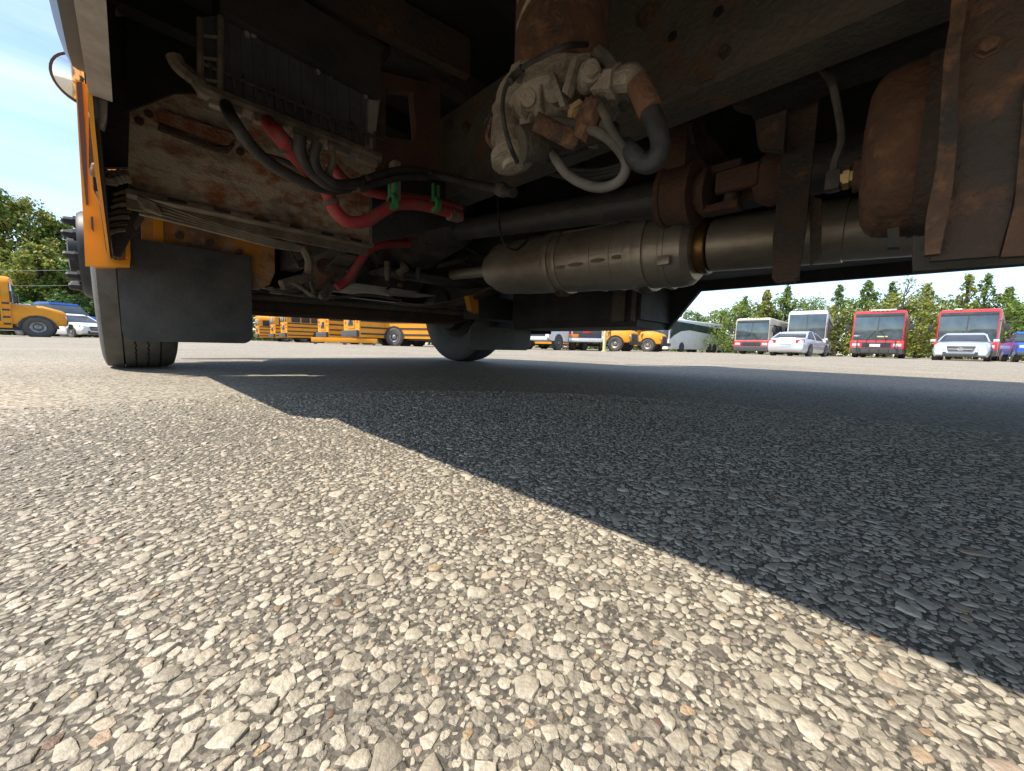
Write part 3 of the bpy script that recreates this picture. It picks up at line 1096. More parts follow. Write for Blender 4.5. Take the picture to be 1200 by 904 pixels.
mb = MB()
mb.bb((1.92, 2.06, 0.52), (1.95, 3.3, 1.3))
mb.bb((0.30, 2.06, 0.62), (0.33, 3.3, 1.3))
B(mb, 'inner_fender_blocker', BLACK_U)  # added black panels, blocking sky that shows behind the far wheel
mb = MB()
mb.bb((1.98, -5.5, 0.54), (2.30, 0.78, 0.98), 0.01)
B(mb, 'gap_curtain', BLACK_U)  # added black box closing the see-through gap below the right rail
mb = MB()
mb.bb((1.52, -5.0, 0.66), (1.60, 1.9, 1.0))
B(mb, 'heat_shield', BLACK_U)
# --- air dryer: rusty canister on a cast base
VD = 0.50
D = lambda x, y, v=VD: P(x, y, v=v)
dc = D(656, 100, 0.56)
RF = 0.112
zt = D(640, 72, dc.x - RF * 0.8).z
zb = D(650, 142, dc.x - 0.05).z
H_ = zt - zb
mb = MB()
mb.lathe((dc.x, dc.y, zt - 0.01), (0, 0, 1), [(0, 0.066), (0.014, 0.070), (0.02, 0.081), (0.24, 0.081), (0.27, 0.07), (0.29, 0.03), (0.292, 0)], 40)
dryer = B(mb, 'air_dryer', RUST)
mb = MB()
rings = []
seg = 48
for t, r in ((-0.004, 0.030), (0.0, 0.045), (0.006, 0.058), (0.20 * H_, 0.068), (0.50 * H_, 0.080), (0.80 * H_, 0.090), (0.84 * H_, RF), (0.99 * H_, RF), (1.0 * H_, RF - 0.004)):
    rg = []
    for k in range(seg):
        a_ = 2 * PI * k / seg
        lobe = 1 + 0.07 * (k % 8 in (0, 1)) * (r >= RF - 0.005)
        dent = 1 + 0.015 * mnoise.noise(Vector((math.cos(a_) * 1.5, math.sin(a_) * 1.5, t * 12)))
        rr = r * lobe * dent
        rg.append((dc.x + rr * math.cos(a_), dc.y + rr * math.sin(a_), zb + t))
    rings.append(rg)
mb.ring_loft(rings)
B(mb, 'cast_base', ALU, dryer, smooth=28)
for k in range(6):
    a_ = 2 * PI * (k * 8 + 0.5) / seg
    mb = MB()
    c = Vector((dc.x + RF * 0.985 * math.cos(a_), dc.y + RF * 0.985 * math.sin(a_), zb + 0.84 * H_))
    mb.lathe(c, (0, 0, -1), [(-0.004, 0.0085), (0.004, 0.0085), (0.005, 0.006), (0.012, 0.006), (0.0125, 0)], 6)
    B(mb, 'bolt', RAIL, dryer)
for k in range(9):
    a_ = R(150 + k * 24)
    mb = MB()
    c = Vector((dc.x + 0.077 * math.cos(a_), dc.y + 0.077 * math.sin(a_), zb + 0.47 * H_))
    mb.box(c, (0.022, 0.0045, H_ * 0.72), Matrix.Rotation(a_, 3, 'Z') @ Matrix.Rotation(R(-9), 3, 'Y'), 0.0015)
    B(mb, 'casting_rib', ALU, dryer)


def boss(x, y, v, ax, prof, m=ALU, seg=14, nm='port_boss'):
    mb = MB()
    mb.lathe(D(x, y, v), ax, prof, seg)
    return B(mb, nm, m, dryer)


boss(622, 118, dc.x - 0.072, (-.8, -.35, -.25), [(-0.03, 0.019), (0.008, 0.0175), (0.010, 0.014), (0.016, 0.013), (0.017, 0)])
boss(650, 108, dc.x - 0.078, (-.8, -.3, -.3), [(-0.03, 0.016), (0.006, 0.015), (0.006, 0.010), (0.009, 0)])
boss(690, 88, dc.x - 0.078, (-.6, -.6, -.1), [(-0.02, 0.016), (0.01, 0.015), (0.011, 0.011), (0.020, 0.010), (0.021, 0)])
boss(612, 128, dc.x - 0.05, (-.3, -.3, -1), [(-0.02, 0.012), (0.004, 0.013), (0.004, 0.016), (0.013, 0.016), (0.014, 0)], ALU, 6, 'drain_plug')
boss(676, 130, dc.x - 0.05, (-.5, -.5, -.6), [(-0.03, 0.014), (0.0, 0.013), (0.0, 0.017), (0.012, 0.017), (0.013, 0.009), (0.02, 0.009)], BRASS, 6, 'hex_port')
boss(700, 124, dc.x - 0.04, (-.4, -.6, -.5), [(-0.03, 0.018), (0.004, 0.0185), (0.006, 0.012), (0.022, 0.011)], RAIL, 12, 'pressure_switch')
mb = MB()
mb.slab([D(x, y, dc.x - 0.080) for x, y in ((648, 92), (654, 88), (668, 128), (662, 130))], (-0.012, 0, 0))
mb.slab([D(x, y, dc.x - 0.080) for x, y in ((676, 70), (682, 72), (670, 116), (664, 112))], (-0.012, 0, 0))
B(mb, 'casting_web', ALU, dryer, bevel=0.002)
# purge valve hanging at the bottom left
p0, p1 = D(595, 150), D(604, 196)
mb = MB()
mb.lathe(p0, p1 - p0 + Vector((0, 0, -0.02)), [(-0.03, 0.022), (0.0, 0.030), (0.02, 0.034), (0.022, 0.026), (0.045, 0.028), (0.05, 0.038), (0.065, 0.038), (0.068, 0.02), (0.075, 0.018)], 18)
B(mb, 'purge_valve', ALU, dryer)
mb = MB()
p0, p1 = D(622, 168), D(680, 160, VD + 0.08)
mb.lathe(p0, p1 - p0, [(-0.02, 0.028), (0.02, 0.03), (0.03, 0.024), (0.08, 0.024), (0.085, 0.018), (0.13, 0.016)], 14)
B(mb, 'governor', RAIL, dryer)
mb = MB()
p0 = D(580, 140)
mb.tube([D(578, 138), D(574, 150), D(572, 162), D(580, 172), D(590, 176)], 0.006, 6, 4)
B(mb, 'mount_strap', RUST, dryer)
# stickers curve round the canister
for (xa, ya, xb, yb, w) in ((604, 34, 624, 18, 0.010), (602, 6, 618, -8, 0.014)):
    mb = MB()
    aa = R(150)
    z0 = D((xa + xb) / 2, (ya + yb) / 2, dc.x - 0.06).z
    pts = []
    for k in range(6):
        a_ = aa + R(40) * k / 5
        zz = z0 - 0.012 + 0.024 * k / 5
        pts.append((a_, zz))
    for k in range(5):
        q = []
        for (a_, zz), dz in ((pts[k], -w / 2), (pts[k + 1], -w / 2), (pts[k + 1], w / 2), (pts[k], w / 2)):
            q.append(mb.bm.verts.new((dc.x + 0.0815 * math.cos(a_), dc.y + 0.0815 * math.sin(a_), zz + dz)))
        mb.face(q)
    B(mb, 'sticker', STICKER, dryer)
# ports and elbows on the right of the base
mb = MB()
mb.tube([D(700, 62), D(712, 72), D(722, 86)], 0.010, 8, 4)
B(mb, 'line_stub', HOSE_G, dryer)
mb = MB()
p0, p1 = D(706, 98), D(728, 94)
mb.lathe(p0, p1 - p0, [(-0.01, 0.017), (0.012, 0.017), (0.012, 0.021), (0.026, 0.021), (0.026, 0.015), (0.05, 0.015)], 6)
B(mb, 'hex_fitting', ALU, dryer)


def hose(name, m, pts, r, parent=None, seg=10, rib=0.0, sub=6):
    mb = MB()
    mb.tube(pts, r, seg, sub, rib)
    return B(mb, name, m, parent)


hose('elbow_fitting', DUSTM, [D(726, 94), D(738, 88), D(746, 94), D(749, 100)], 0.0145)
hose('rusted_collar', RUST, [D(748, 98), D(756, 116), D(763, 132)], 0.0158, seg=12)
hose('discharge_hose', HOSE_B, [D(761, 128), D(770, 150), D(774, 172), D(766, 190), D(752, 191), D(741, 181), D(733, 172, VD + .05)], 0.0128)
hose('air_hose', HOSE_G, [D(628, 142), D(650, 143), D(676, 147), D(706, 158), D(726, 176), D(734, 194), D(726, 212), D(706, 220), D(684, 216), D(664, 204), D(652, 188), D(646, 176, VD + .05)], 0.0072)
mb = MB()
mb.lathe(D(620, 143), D(630, 143) - D(620, 143), [(-0.012, 0.012), (0.004, 0.012), (0.004, 0.015), (0.016, 0.015)], 8)
B(mb, 'hose_clamp', GREYST)
hose('air_hose', HOSE_G, [D(698, 118), D(708, 134), D(716, 152), D(726, 168), D(732, 176)], 0.0064)
mb = MB()
mb.lathe(D(690, 138), D(684, 152) - D(690, 138), [(-0.02, 0.016), (0.01, 0.019), (0.012, 0.014), (0.03, 0.013)], 8)
B(mb, 'brass_elbow', RUST)
p = D(655, 156, VD - 0.02)
mb = MB()
mb.lathe(p, Vector((0.5, -0.35, -0.2)), [(-0.04, 0.013), (0.02, 0.014), (0.03, 0.012)], 10)
B(mb, 'exhaust_port', RUST)
hose('control_cable', HOSE_B, [D(688, 52), D(664, 54, VD - .08), D(636, 66, VD - .09), D(612, 80, VD - .09), D(594, 100, VD - .1), D(589, 124, VD - .1), D(592, 150, VD - .1), D(598, 172, VD - .1), D(606, 190, VD - .06)], 0.0036, seg=6)
hose('control_cable', HOSE_B, [D(612, 80, VD - .09), D(604, 88, VD - .09), D(597, 96, VD - .1)], 0.006, seg=6)
hose('control_cable', HOSE_B, [D(590, 128), D(574, 136), D(569, 150), D(574, 166), D(582, 174)], 0.0032, seg=6)
hose('black_air_pipe', HOSE_B, [P(640, 182, v=.6), P(665, 174, v=.62), P(692, 164, v=.64), P(720, 152, v=.7)], 0.014)
for k in range(3):
    hose('nylon_line', HOSE_B, [P(640, 190 + 6 * k, v=.9), P(680, 200 + 5 * k, v=.9), P(720, 196 + 4 * k, v=.9), P(770, 175 + 4 * k, v=.9)], 0.008, seg=6)

# --- driveshaft, centre bearing and joint
s0, s1 = P(552, 268, v=1.2), P(790, 231, v=1.2)
ax = (s1 - s0).normalized()
mb = MB()
L = (s1 - s0).length
mb.lathe(s0, ax, [(-0.12, 0.03), (-0.1, 0.05), (0.0, 0.050), (L * 0.86, 0.052), (L * 0.861, 0.056), (L, 0.056)], 28)
shaft = B(mb, 'driveshaft', SHAFT)
mb = MB()
mb.lathe(s1, ax, [(-0.035, 0.062), (-0.03, 0.088), (-0.015, 0.088), (-0.012, 0.082), (0.055, 0.082), (0.058, 0.09), (0.068, 0.09), (0.072, 0.062)], 26)
B(mb, 'bearing_housing', RUST_R, shaft)
mb = MB()
mb.bb((1.14, s1.y - 0.05, s1.z + 0.06), (1.26, s1.y + 0.02, s1.z + 0.20), 0.006)
mb.bb((0.86, s1.y - 0.055, s1.z + 0.20), (1.62, s1.y + 0.025, s1.z + 0.215))
B(mb, 'bearing_hanger', RUST_R, shaft)
for dv in (-0.045, 0.045):
    mb = MB()
    mb.lathe((1.2 + dv, s1.y - 0.052, s1.z + 0.16), (0, 0, 1), [(-0.03, 0.010), (0, 0.014), (0.012, 0.013), (0.013, 0)], 6)
    mb.lathe((1.2 + dv, s1.y - 0.056, s1.z + 0.13), (0, -1, 0), [(0, 0.014), (0.012, 0.013), (0.013, 0)], 6)
    B(mb, 'bolt', RUST_D, shaft)
j0 = s1 + ax * 0.16
mb = MB()
mb.lathe(s1 + ax * 0.07, ax, [(0, 0.05), (0.02, 0.065), (0.035, 0.066), (0.04, 0.04)], 20)
for sg in (-1, 1):
    mb.box(j0 + Vector((0, 0, sg * 0.052)) - ax * 0.02, (0.055, 0.09, 0.022), None, 0.006)
B(mb, 'yoke', RUST_R, shaft)
mb = MB()
mb.cyl(j0 - Vector((0, 0, 0.06)), j0 + Vector((0, 0, 0.06)), 0.018)
mb.cyl(j0 - Vector((0.06, 0, 0)), j0 + Vector((0.06, 0, 0)), 0.018)
B(mb, 'cross_joint', RAIL, shaft)
ax2 = Vector((0.0, -1, -0.02)).normalized()
mb = MB()
for sg in (-1, 1):
    mb.box(j0 + Vector((sg * 0.052, 0, 0)) + ax2 * 0.025, (0.022, 0.10, 0.055), None, 0.006)
mb.lathe(j0 + ax2 * 0.06, ax2, [(0, 0.05), (0.03, 0.068), (0.05, 0.066), (0.09, 0.06)], 22)
B(mb, 'yoke', RUST_R, shaft)
mb = MB()
mb.lathe(j0 + ax2 * 0.15, ax2, [(0, 0.056), (0.006, 0.058), (3.6, 0.058)], 26)
B(mb, 'rear_shaft_tube', SHAFT, shaft)

# --- exhaust: filter body and tail pipe
VM = 1.45
m0, m1 = P(585, 317, v=1.38), P(808, 292, v=1.36)
m0.z, m1.z = P(m0.x and 585, 317, v=VM).z, P(806, 292, v=VM).z
m0.x = m1.x = VM
axm = (m1 - m0).normalized()
LM = (m1 - m0).length


def mt(x):
    """distance along the exhaust axis of a photo column"""
    d = ray(x, 305)
    return ((1.335 / d.x * d.y) - m0.y) / axm.y


RM = 0.137
mb = MB()
mb.lathe(m0, axm, [(-0.50, 0.030), (-0.125, 0.032), (-0.12, 0.088), (-0.06, 0.104), (-0.045, 0.110), (-0.04, 0.126), (-0.02, 0.132), (0.10, 0.134), (0.14, RM), (LM - 0.05, RM), (LM - 0.02, RM * 0.96), (LM, RM * 0.82), (LM + 0.005, 0.09)], 44)
muf = B(mb, 'exhaust_filter', MUF, smooth=28)
for x, w, r in ((588, 0.012, 0.128), (640, 0.018, RM + 0.008), (650, 0.014, RM + 0.006), (738, 0.02, RM + 0.009), (748, 0.02, RM + 0.010), (775, 0.01, RM + 0.004)):
    mb = MB()
    mb.lathe(m0 + axm * mt(x), axm, [(-w, RM - 0.01 if r > .13 else 0.1), (-w, r), (-w * 0.4, r + 0.002), (w * 0.4, r + 0.002), (w, r), (w, RM - 0.01 if r > .13 else 0.1)], 44, cap=False)
    B(mb, 'clamp_band', MUF, muf)
for x in (646, 745):
    c = m0 + axm * mt(x) + Vector((-0.03, 0, -RM - 0.012))
    mb = MB()
    mb.box(c, (0.05, 0.03, 0.022), None, 0.004)
    mb.cyl(c - Vector((0.05, 0, 0)), c + Vector((0.05, 0, 0)), 0.006, seg=8)
    B(mb, 'clamp_bolt', RUST_D, muf)
for x, y, w in ((659, 323, 0.028), (677, 320, 0.040), (703, 315.5, 0.034), (726, 312, 0.026), (624, 311, 0.075)):
    c = m0 + axm * mt(x)
    d = (Vector((0, c.y, CAM_H)) - c).normalized()
    t = P(x, y, v=VM)
    dv = Vector((-1, 0, (t.z - c.z) * 0.9 / 0.13 * 1.0)).normalized()
    mb = MB()
    side = axm.cross(dv).normalized()
    pts = []
    for k in range(10):
        a_ = 2 * PI * k / 10
        pts.append(c + dv * (RM + 0.0006) + axm * (w * math.cos(a_)) + side * (0.008 * math.sin(a_)))
    mb.slab(pts, dv * 0.0015)
    B(mb, 'oval_stamp', STAIN, muf)
mb = MB()
c = m0 + axm * mt(782)
mb.box(c + Vector((-RM - 0.004, 0, -0.065)), (0.02, 0.04, 0.03), None, 0.003)
B(mb, 'sensor_boss', MUF, muf)
mb = MB()
o = m0 + axm * (LM + 0.002)
mb.lathe(o, axm, [(0, 0.085), (0.01, 0.094), (0.03, 0.097), (0.04, 0.094), (0.042, 0.088)], 36)
B(mb, 'outlet_ring', MUF_B, muf)
for x in (612, 692, 715):
    mb = MB()
    mb.lathe(m0 + axm * mt(x), axm, [(-0.006, RM - 0.008), (-0.003, RM + 0.0018 if x > 620 else 0.1365), (0.003, RM + 0.0018 if x > 620 else 0.1365), (0.006, RM - 0.008)], 44, cap=False)
    B(mb, 'weld_seam', MUF, muf)
mb = MB()
mb.lathe(o + axm * 0.045, axm, [(0, 0.082), (0.004, 0.088), (0.35, 0.088), (0.352, 0.084), (2.0, 0.084)], 36)
B(mb, 'tail_pipe', MUF, muf)
# sensor lines over the filter
hose('sensor_line', HOSE_G, [P(612, 288, v=1.36), P(650, 275, v=1.36), P(690, 268, v=1.36), P(730, 258, v=1.36), P(752, 250, v=1.36)], 0.007, muf, 6)
hose('sensor_line', HOSE_B, [P(583, 232, v=1.1), P(585, 260, v=1.1), P(590, 284, v=1.1), P(604, 293, v=1.15), P(617, 282, v=1.2), P(620, 270, v=1.25)], 0.005, muf, 6)
mb = MB()
mb.cyl(P(655, 272, v=1.36), P(658, 284, v=1.36), 0.012)
mb.cyl(P(738, 255, v=1.36), P(740, 268, v=1.36), 0.012)
B(mb, 'sensor_plug', BOXP, muf)

# --- driveshaft guard loop
VG = 1.04
mb = MB()
g0, g1 = P(913, 200, v=VG), P(951, 200, v=VG)
zt_, zb_ = P(935, 60, v=VG).z, P(931, 330, v=VG).z
gu0, gu1 = g1.y, g0.y
mb.slab([(VG, gu0, zt_ + 0.2), (VG, gu1 - 0.008, zt_ + 0.2), (VG, gu1, zb_ + 0.1), (VG, gu1 - 0.006, zb_ + 0.012), (VG, gu1 - 0.014, zb_), (VG, gu0 + 0.012, zb_), (VG, gu0 + 0.004, zb_ + 0.012), (VG, gu0, zb_ + 0.1)], (0.010, 0, 0))
mb.bb((VG + 0.0105, gu0 + 0.004, zb_ + 0.002), (VG + 0.016, gu0 + 0.009, zt_))
mb.bb((VG + 0.0105, gu0 + 0.014, zb_ + 0.001), (VG + 0.05, gu1 - 0.016, zb_ + 0.008))
loop = B(mb, 'guard_loop', RUST_D)
for y in (175, 120):
    mb = MB()
    mb.lathe(P(930, y, v=VG), (-1, 0, 0), [(0, 0.007), (0.0012, 0.007), (0.0012, 0)], 12)
    B(mb, 'bolt_hole', BLACK, loop)
mb = MB()
mb.slab([P(x, y, v=VG + 0.017) for x, y in ((949, 228), (963, 234), (962, 300), (949, 312))], (0.006, 0, 0))
B(mb, 'loop_gusset', RUST_D, loop)
# rusty hanger block left of the loop
mb = MB()
mb.slab([P(x, y, v=1.0) for x, y in ((853, 96), (905, 66), (936, 54), (946, 70), (944, 118), (922, 122), (918, 176), (888, 172), (884, 130), (858, 124))], (0.03, 0, 0))
hb = B(mb, 'hanger_block', RUST_D, bevel=0.003)
for x, y in ((905, 70), (908, 90), (937, 80)):
    mb = MB()
    mb.lathe(P(x, y, v=1.0), (-1, 0, 0), [(0, 0.012), (0.012, 0.011), (0.013, 0)], 6)
    B(mb, 'bolt', RUST, hb)
hose('hanger_rod', RUST_R, [P(905, 60, v=.97), P(905, 80, v=.97), P(907, 100, v=.97)], 0.006, hb, 6)
hose('short_wire', HOSE_B, [P(820, 104, v=1.0), P(832, 112, v=1.0), P(838, 126, v=1.0)], 0.006, None, 6)

# --- air tank, fitting and hanger straps
VT = 0.85
tc_ = P(1060, 182, v=VT)
uf = P(1013, 182, v=VT).y
rt = 0.118
mb = MB()
mb.lathe((VT, uf, tc_.z), (0, -1, 0), [(0, 0.0), (0.001, 0.07), (0.004, 0.094), (0.010, 0.107), (0.019, 0.115), (0.033, rt), (0.055, rt + 0.002), (0.075, rt + 0.002), (0.078, rt), (0.85, rt), (0.88, 0.09), (0.9, 0.0)], 40)
tank = B(mb, 'air_tank', RUST)
mb = MB()
mb.lathe((VT, uf + 0.002, tc_.z - 0.014), (0, 1, 0), [(-0.01, 0.026), (0.008, 0.026), (0.008, 0.02)], 16)
B(mb, 'tank_port', RUST, tank)
mb = MB()
mb.lathe((VT, uf + 0.010, tc_.z - 0.014), (0, 1, 0), [(0, 0.014), (0.005, 0.014), (0.005, 0.019), (0.013, 0.019), (0.013, 0.012), (0.018, 0.012)], 6)
B(mb, 'brass_fitting', BRASS, tank)
e0 = Vector((VT, uf + 0.036, tc_.z - 0.016))
mb = MB()
mb.box(e0, (0.026, 0.020, 0.032), None, 0.004)
B(mb, 'elbow', BOXP, tank)
hose('tank_line', HOSE_G, [e0 + Vector((0, 0, 0.01)), e0 + Vector((0, 0.001, 0.03)), P(986, 165, v=VT), P(983, 135, v=VT), P(977, 105, v=VT + .01), P(972, 92, v=VT + .03), P(962, 80, v=VT + .08)], 0.0056, tank, 8)
mb = MB()
w_ = 0.035
rg = [[], []]
ub = P(1072, 200, v=VT).y
for k in range(25):
    a_ = 2 * PI * k / 24
    for rr in (0, 1):
        pass
mb.lathe((VT, ub, tc_.z), (0, -1, 0), [(0, rt + 0.001), (0, rt + 0.005), (w_, rt + 0.005), (w_, rt + 0.001)], 40, cap=False)
B(mb, 'tank_band', RUST_D, tank)
# broad hanger plate in front of the tank
VH = 0.64
Q = lambda x, y: P(x, y, v=VH)
mb = MB()
mb.slab([Q(x, y) for x, y in ((1118, -40), (1206, -40), (1204, 60), (1196, 180), (1184, 252), (1170, 300), (1090, 306), (1096, 260), (1102, 170), (1112, 60))], (0.012, 0, 0))
hp = B(mb, 'tank_hanger', RUST_D)
mb = MB()
mb.slab([Q(x, y) + Vector((-0.014, 0, 0)) for x, y in ((1116, -40), (1133, -40), (1131, 20), (1124, 60), (1121, 110), (1120, 170), (1114, 230), (1100, 300), (1082, 302), (1084, 260), (1096, 200), (1101, 130), (1104, 80), (1112, 30))], (0.013, 0, 0))
B(mb, 'hanger_lip', RUST, hp)
mb = MB()
mb.slab([Q(x, y) + Vector((-0.004, 0, 0)) for x, y in ((1200, 100), (1212, 100), (1212, 300), (1172, 302), (1188, 240))], (0.013, 0, 0))
B(mb, 'hanger_lip', RUST, hp)
mb = MB()
mb.lathe(Q(1158, 57), (-1, 0, 0), [(0, 0.010), (0.002, 0.010), (0.002, 0.0075), (0.009, 0.007), (0.010, 0)], 6)
B(mb, 'bolt', RUST, hp)
mb = MB()
mb.slab([P(x, y, v=0.70) for x, y in ((1070, 276), (1096, 282), (1215, 272), (1215, 308), (1070, 318))], (0.02, 0, 0))
B(mb, 'lower_crossbar', RAIL)
mb = MB()
mb.slab([P(x, y, v=0.80) for x, y in ((1040, 268), (1054, 266), (1054, 290), (1040, 290))], (0.02, 0, 0))
B(mb, 'drain_tab', RAIL)

# --- hoses and looms in front of the engine
UH = 0.98
h = lambda x, y, u=UH: P(x, y, u=u)
hose('heater_hose', HOSE_R, [h(306, 132, 1.08), h(316, 147, 0.99), h(326, 158, 0.911), h(340, 176, 0.925), h(358, 196, 0.938), h(374, 212, 0.952), h(384, 226), h(392, 246), h(408, 260), h(430, 259), h(448, 248), h(464, 240), h(490, 240), h(515, 246), h(540, 253)], 0.0155, seg=14)
hose('heater_hose', HOSE_R, [h(400, 212, 1.035), h(420, 220, 1.035), h(445, 228, 1.035), h(475, 231, 1.035), h(510, 236, 1.035), h(540, 244, 1.035)], 0.0119, seg=12)
hose('heater_hose', HOSE_R, [h(395, 337, 1.8), h(408, 328, 1.8), h(420, 310, 1.78), h(432, 294, 1.76), h(448, 287, 1.74), h(478, 286, 1.74)], 0.0195, seg=12)
hose('heater_hose', HOSE_R, [h(430, 275, 1.8), h(450, 280, 1.8), h(474, 277, 1.8), h(496, 270, 1.75), h(520, 257, 1.7), h(532, 250, 1.650)], 0.014, seg=10)
hose('heater_hose', HOSE_R, [h(386, 190, 1.035), h(400, 208, 1.035), h(410, 216, 1.035)], 0.0130, seg=10)
hose('wire_loom', HOSE_B, [h(262, 114, 1.08), h(266, 127, 0.98), h(276, 146, 0.883), h(292, 168, 0.897), h(312, 188, 0.918), h(340, 206, 0.938), h(368, 218, 0.952), h(398, 222, 0.966), h(428, 212, 0.966), h(452, 204, 0.966), h(480, 200, 0.966), h(512, 206, 0.966), P(548, 215, v=.71), P(580, 221, v=.69), P(602, 226, v=.66)], 0.0112, rib=0.08, sub=10, seg=12)
hose('wire_loom', HOSE_B, [h(352, 158, 0.862), h(352, 178, 0.876), h(362, 198, 0.897), h(380, 214, 0.911), h(400, 220, 0.925)], 0.0115, rib=0.08, sub=8, seg=12)
hose('wire_loom', HOSE_B, [h(372, 166, 0.862), h(368, 186, 0.876), h(376, 204, 0.897), h(396, 216, 0.911), h(424, 214, 0.938)], 0.0097, rib=0.08, sub=8, seg=12)
hose('wire_loom', HOSE_B, [h(300, 180, 1.000), h(330, 188, 1.000), h(352, 198, 1.000)], 0.0065, seg=8)
hose('dusty_tube', DUSTM, [h(388, 172, 0.897), h(390, 188, 0.897), h(384, 206, 0.911)], 0.0079, seg=8)
hose('wire_loom', HOSE_B, [h(420, 222, 0.952), h(446, 214, 0.952), h(470, 208, 0.952), h(500, 208, 0.952)], 0.0086, rib=0.08, seg=10)
mb = MB()
mb.lathe(P(585, 222, v=.69), P(604, 226, v=.66) - P(585, 222, v=.69), [(0, 0.016), (0.014, 0.018), (0.035, 0.017), (0.042, 0.011)], 14)
B(mb, 'loom_connector', BOXP)
for x, y in ((462, 237), (512, 241)):
    mb = MB()
    c = h(x, y, UH - 0.02)
    mb.lathe(c + Vector((-0.012, 0, 0)), (1, 0, 0), [(0, 0.009), (0, 0.021), (0.014, 0.021), (0.014, 0.009)], 16, cap=False)
    mb.box(c + Vector((0.004, 0, 0.036)), (0.007, 0.010, 0.042), None, 0.002)
    mb.box(c + Vector((-0.013, 0, 0.036)), (0.006, 0.010, 0.042), None, 0.002)
    B(mb, 'hose_clip', GREEN)
mb = MB()
mb.bb(tuple(h(456, 238, 0.994)), tuple(h(470, 190, 0.966)), 0.003)
B(mb, 'clip_stem', LINE)
mb = MB()
mb.lathe(h(526, 252), h(541, 256) - h(526, 252), [(0, 0.0165), (0.035, 0.0165), (0.037, 0.010), (0.05, 0.010)], 12)
B(mb, 'hose_end', DUSTM)
def ring(name, m, x, y, u, ax, r, w=0.005):
    mb = MB()
    mb.lathe(h(x, y, u), ax, [(-w, r), (-w, r + .0025), (w, r + .0025), (w, r)], 16, cap=False)
    mb.box(h(x, y, u) + Vector((0, -r - .003, 0)), (0.012, 0.007, 0.009), None, 0.001)
    B(mb, name, m)


ring('hose_clamp', RAIL, 530, 250, UH, h(540, 253) - h(515, 246), 0.0158)
ring('hose_clamp', RAIL, 388, 238, UH, h(392, 246) - h(384, 226), 0.0158)
ring('hose_clamp', RAIL, 335, 170, 0.92, h(340, 176, .925) - h(326, 158, .911), 0.0158)
ring('cable_tie', BOXP, 428, 212, 0.966, (1, 0, 0.1), 0.0118)
ring('cable_tie', BOXP, 500, 204, 0.97, (1, 0, -0.2), 0.0118)
# small pieces crowding the engine bay
rng = random.Random(4)
for k in range(30):
    x, y = rng.uniform(335, 545), rng.uniform(262, 340)
    u = rng.uniform(1.75, 2.25)
    p = h(x, y, u)
    mb = MB()
    w = rng.uniform(0.015, 0.04)
    if k % 3 == 0:
        mb.box(p, (w * 1.6, w, w * 1.2), Matrix.Rotation(rng.uniform(-.6, .6), 3, 'Y'), 0.004)
        B(mb, 'engine_fitting', rng.choice([ENGINE, DUSTM, RAIL, BOXP]))
    elif k % 3 == 1:
        mb.lathe(p, (rng.uniform(-1, 1), rng.uniform(-.5, .5), rng.uniform(-1, 1)), [(-w, w * .45), (0, w * .45), (0, w * .65), (w * .6, w * .6), (w * .7, 0)], 8)
        B(mb, 'engine_plug', rng.choice([ALU, DUSTM, RAIL, RUST_R]))
    else:
        q = p + Vector((rng.uniform(-.14, .14), rng.uniform(-.1, .1), rng.uniform(-.08, .08)))
        r_ = p.lerp(q, 0.5) + Vector((0, 0, rng.uniform(-.05, .03)))
        mb.tube([p, r_, q, q + Vector((rng.uniform(-.08, .08), 0.05, 0.06))], rng.uniform(0.005, 0.011), 7, 5)
        B(mb, 'engine_hose', rng.choice([HOSE_B, HOSE_B, HOSE_G, RAIL]))
mb = MB()
mb.bb(tuple(h(452, 312, 1.98)), tuple(h(545, 340, 2.2)), 0.01)
B(mb, 'engine_sump_guard', BOXP)
mb = MB()
mb.slab([h(x, y, 2.12) for x, y in ((452, 338), (470, 342), (500, 345), (512, 347), (490, 349), (462, 346))], (0, 0.05, 0))
B(mb, 'sump_pale_edge', GREYST)  # pale grey strip along the lower edge of the sump guard
for k in range(3):
    mb = MB()
    p = h(454 + k * 18, 318, 1.96)
    mb.lathe(p, (0, 0, -1), [(-0.05, 0.016), (0.03, 0.016), (0.03, 0.012), (0.05, 0.012)], 10)
    B(mb, 'spark_stub', [DUSTM, RUST_R, RAIL][k])
hose('wire_loom', HOSE_B, [h(505, 262, 1.7), h(525, 276, 1.7), h(548, 290, 1.7), h(568, 300, 1.75), h(590, 296, 1.8)], 0.013, seg=8)
mb = MB()
mb.lathe(h(515, 275, 1.65), (0.2, 1, 0.1), [(0, 0.03), (0.03, 0.055), (0.1, 0.06), (0.12, 0.04)], 12)
B(mb, 'pump_housing', ALU)

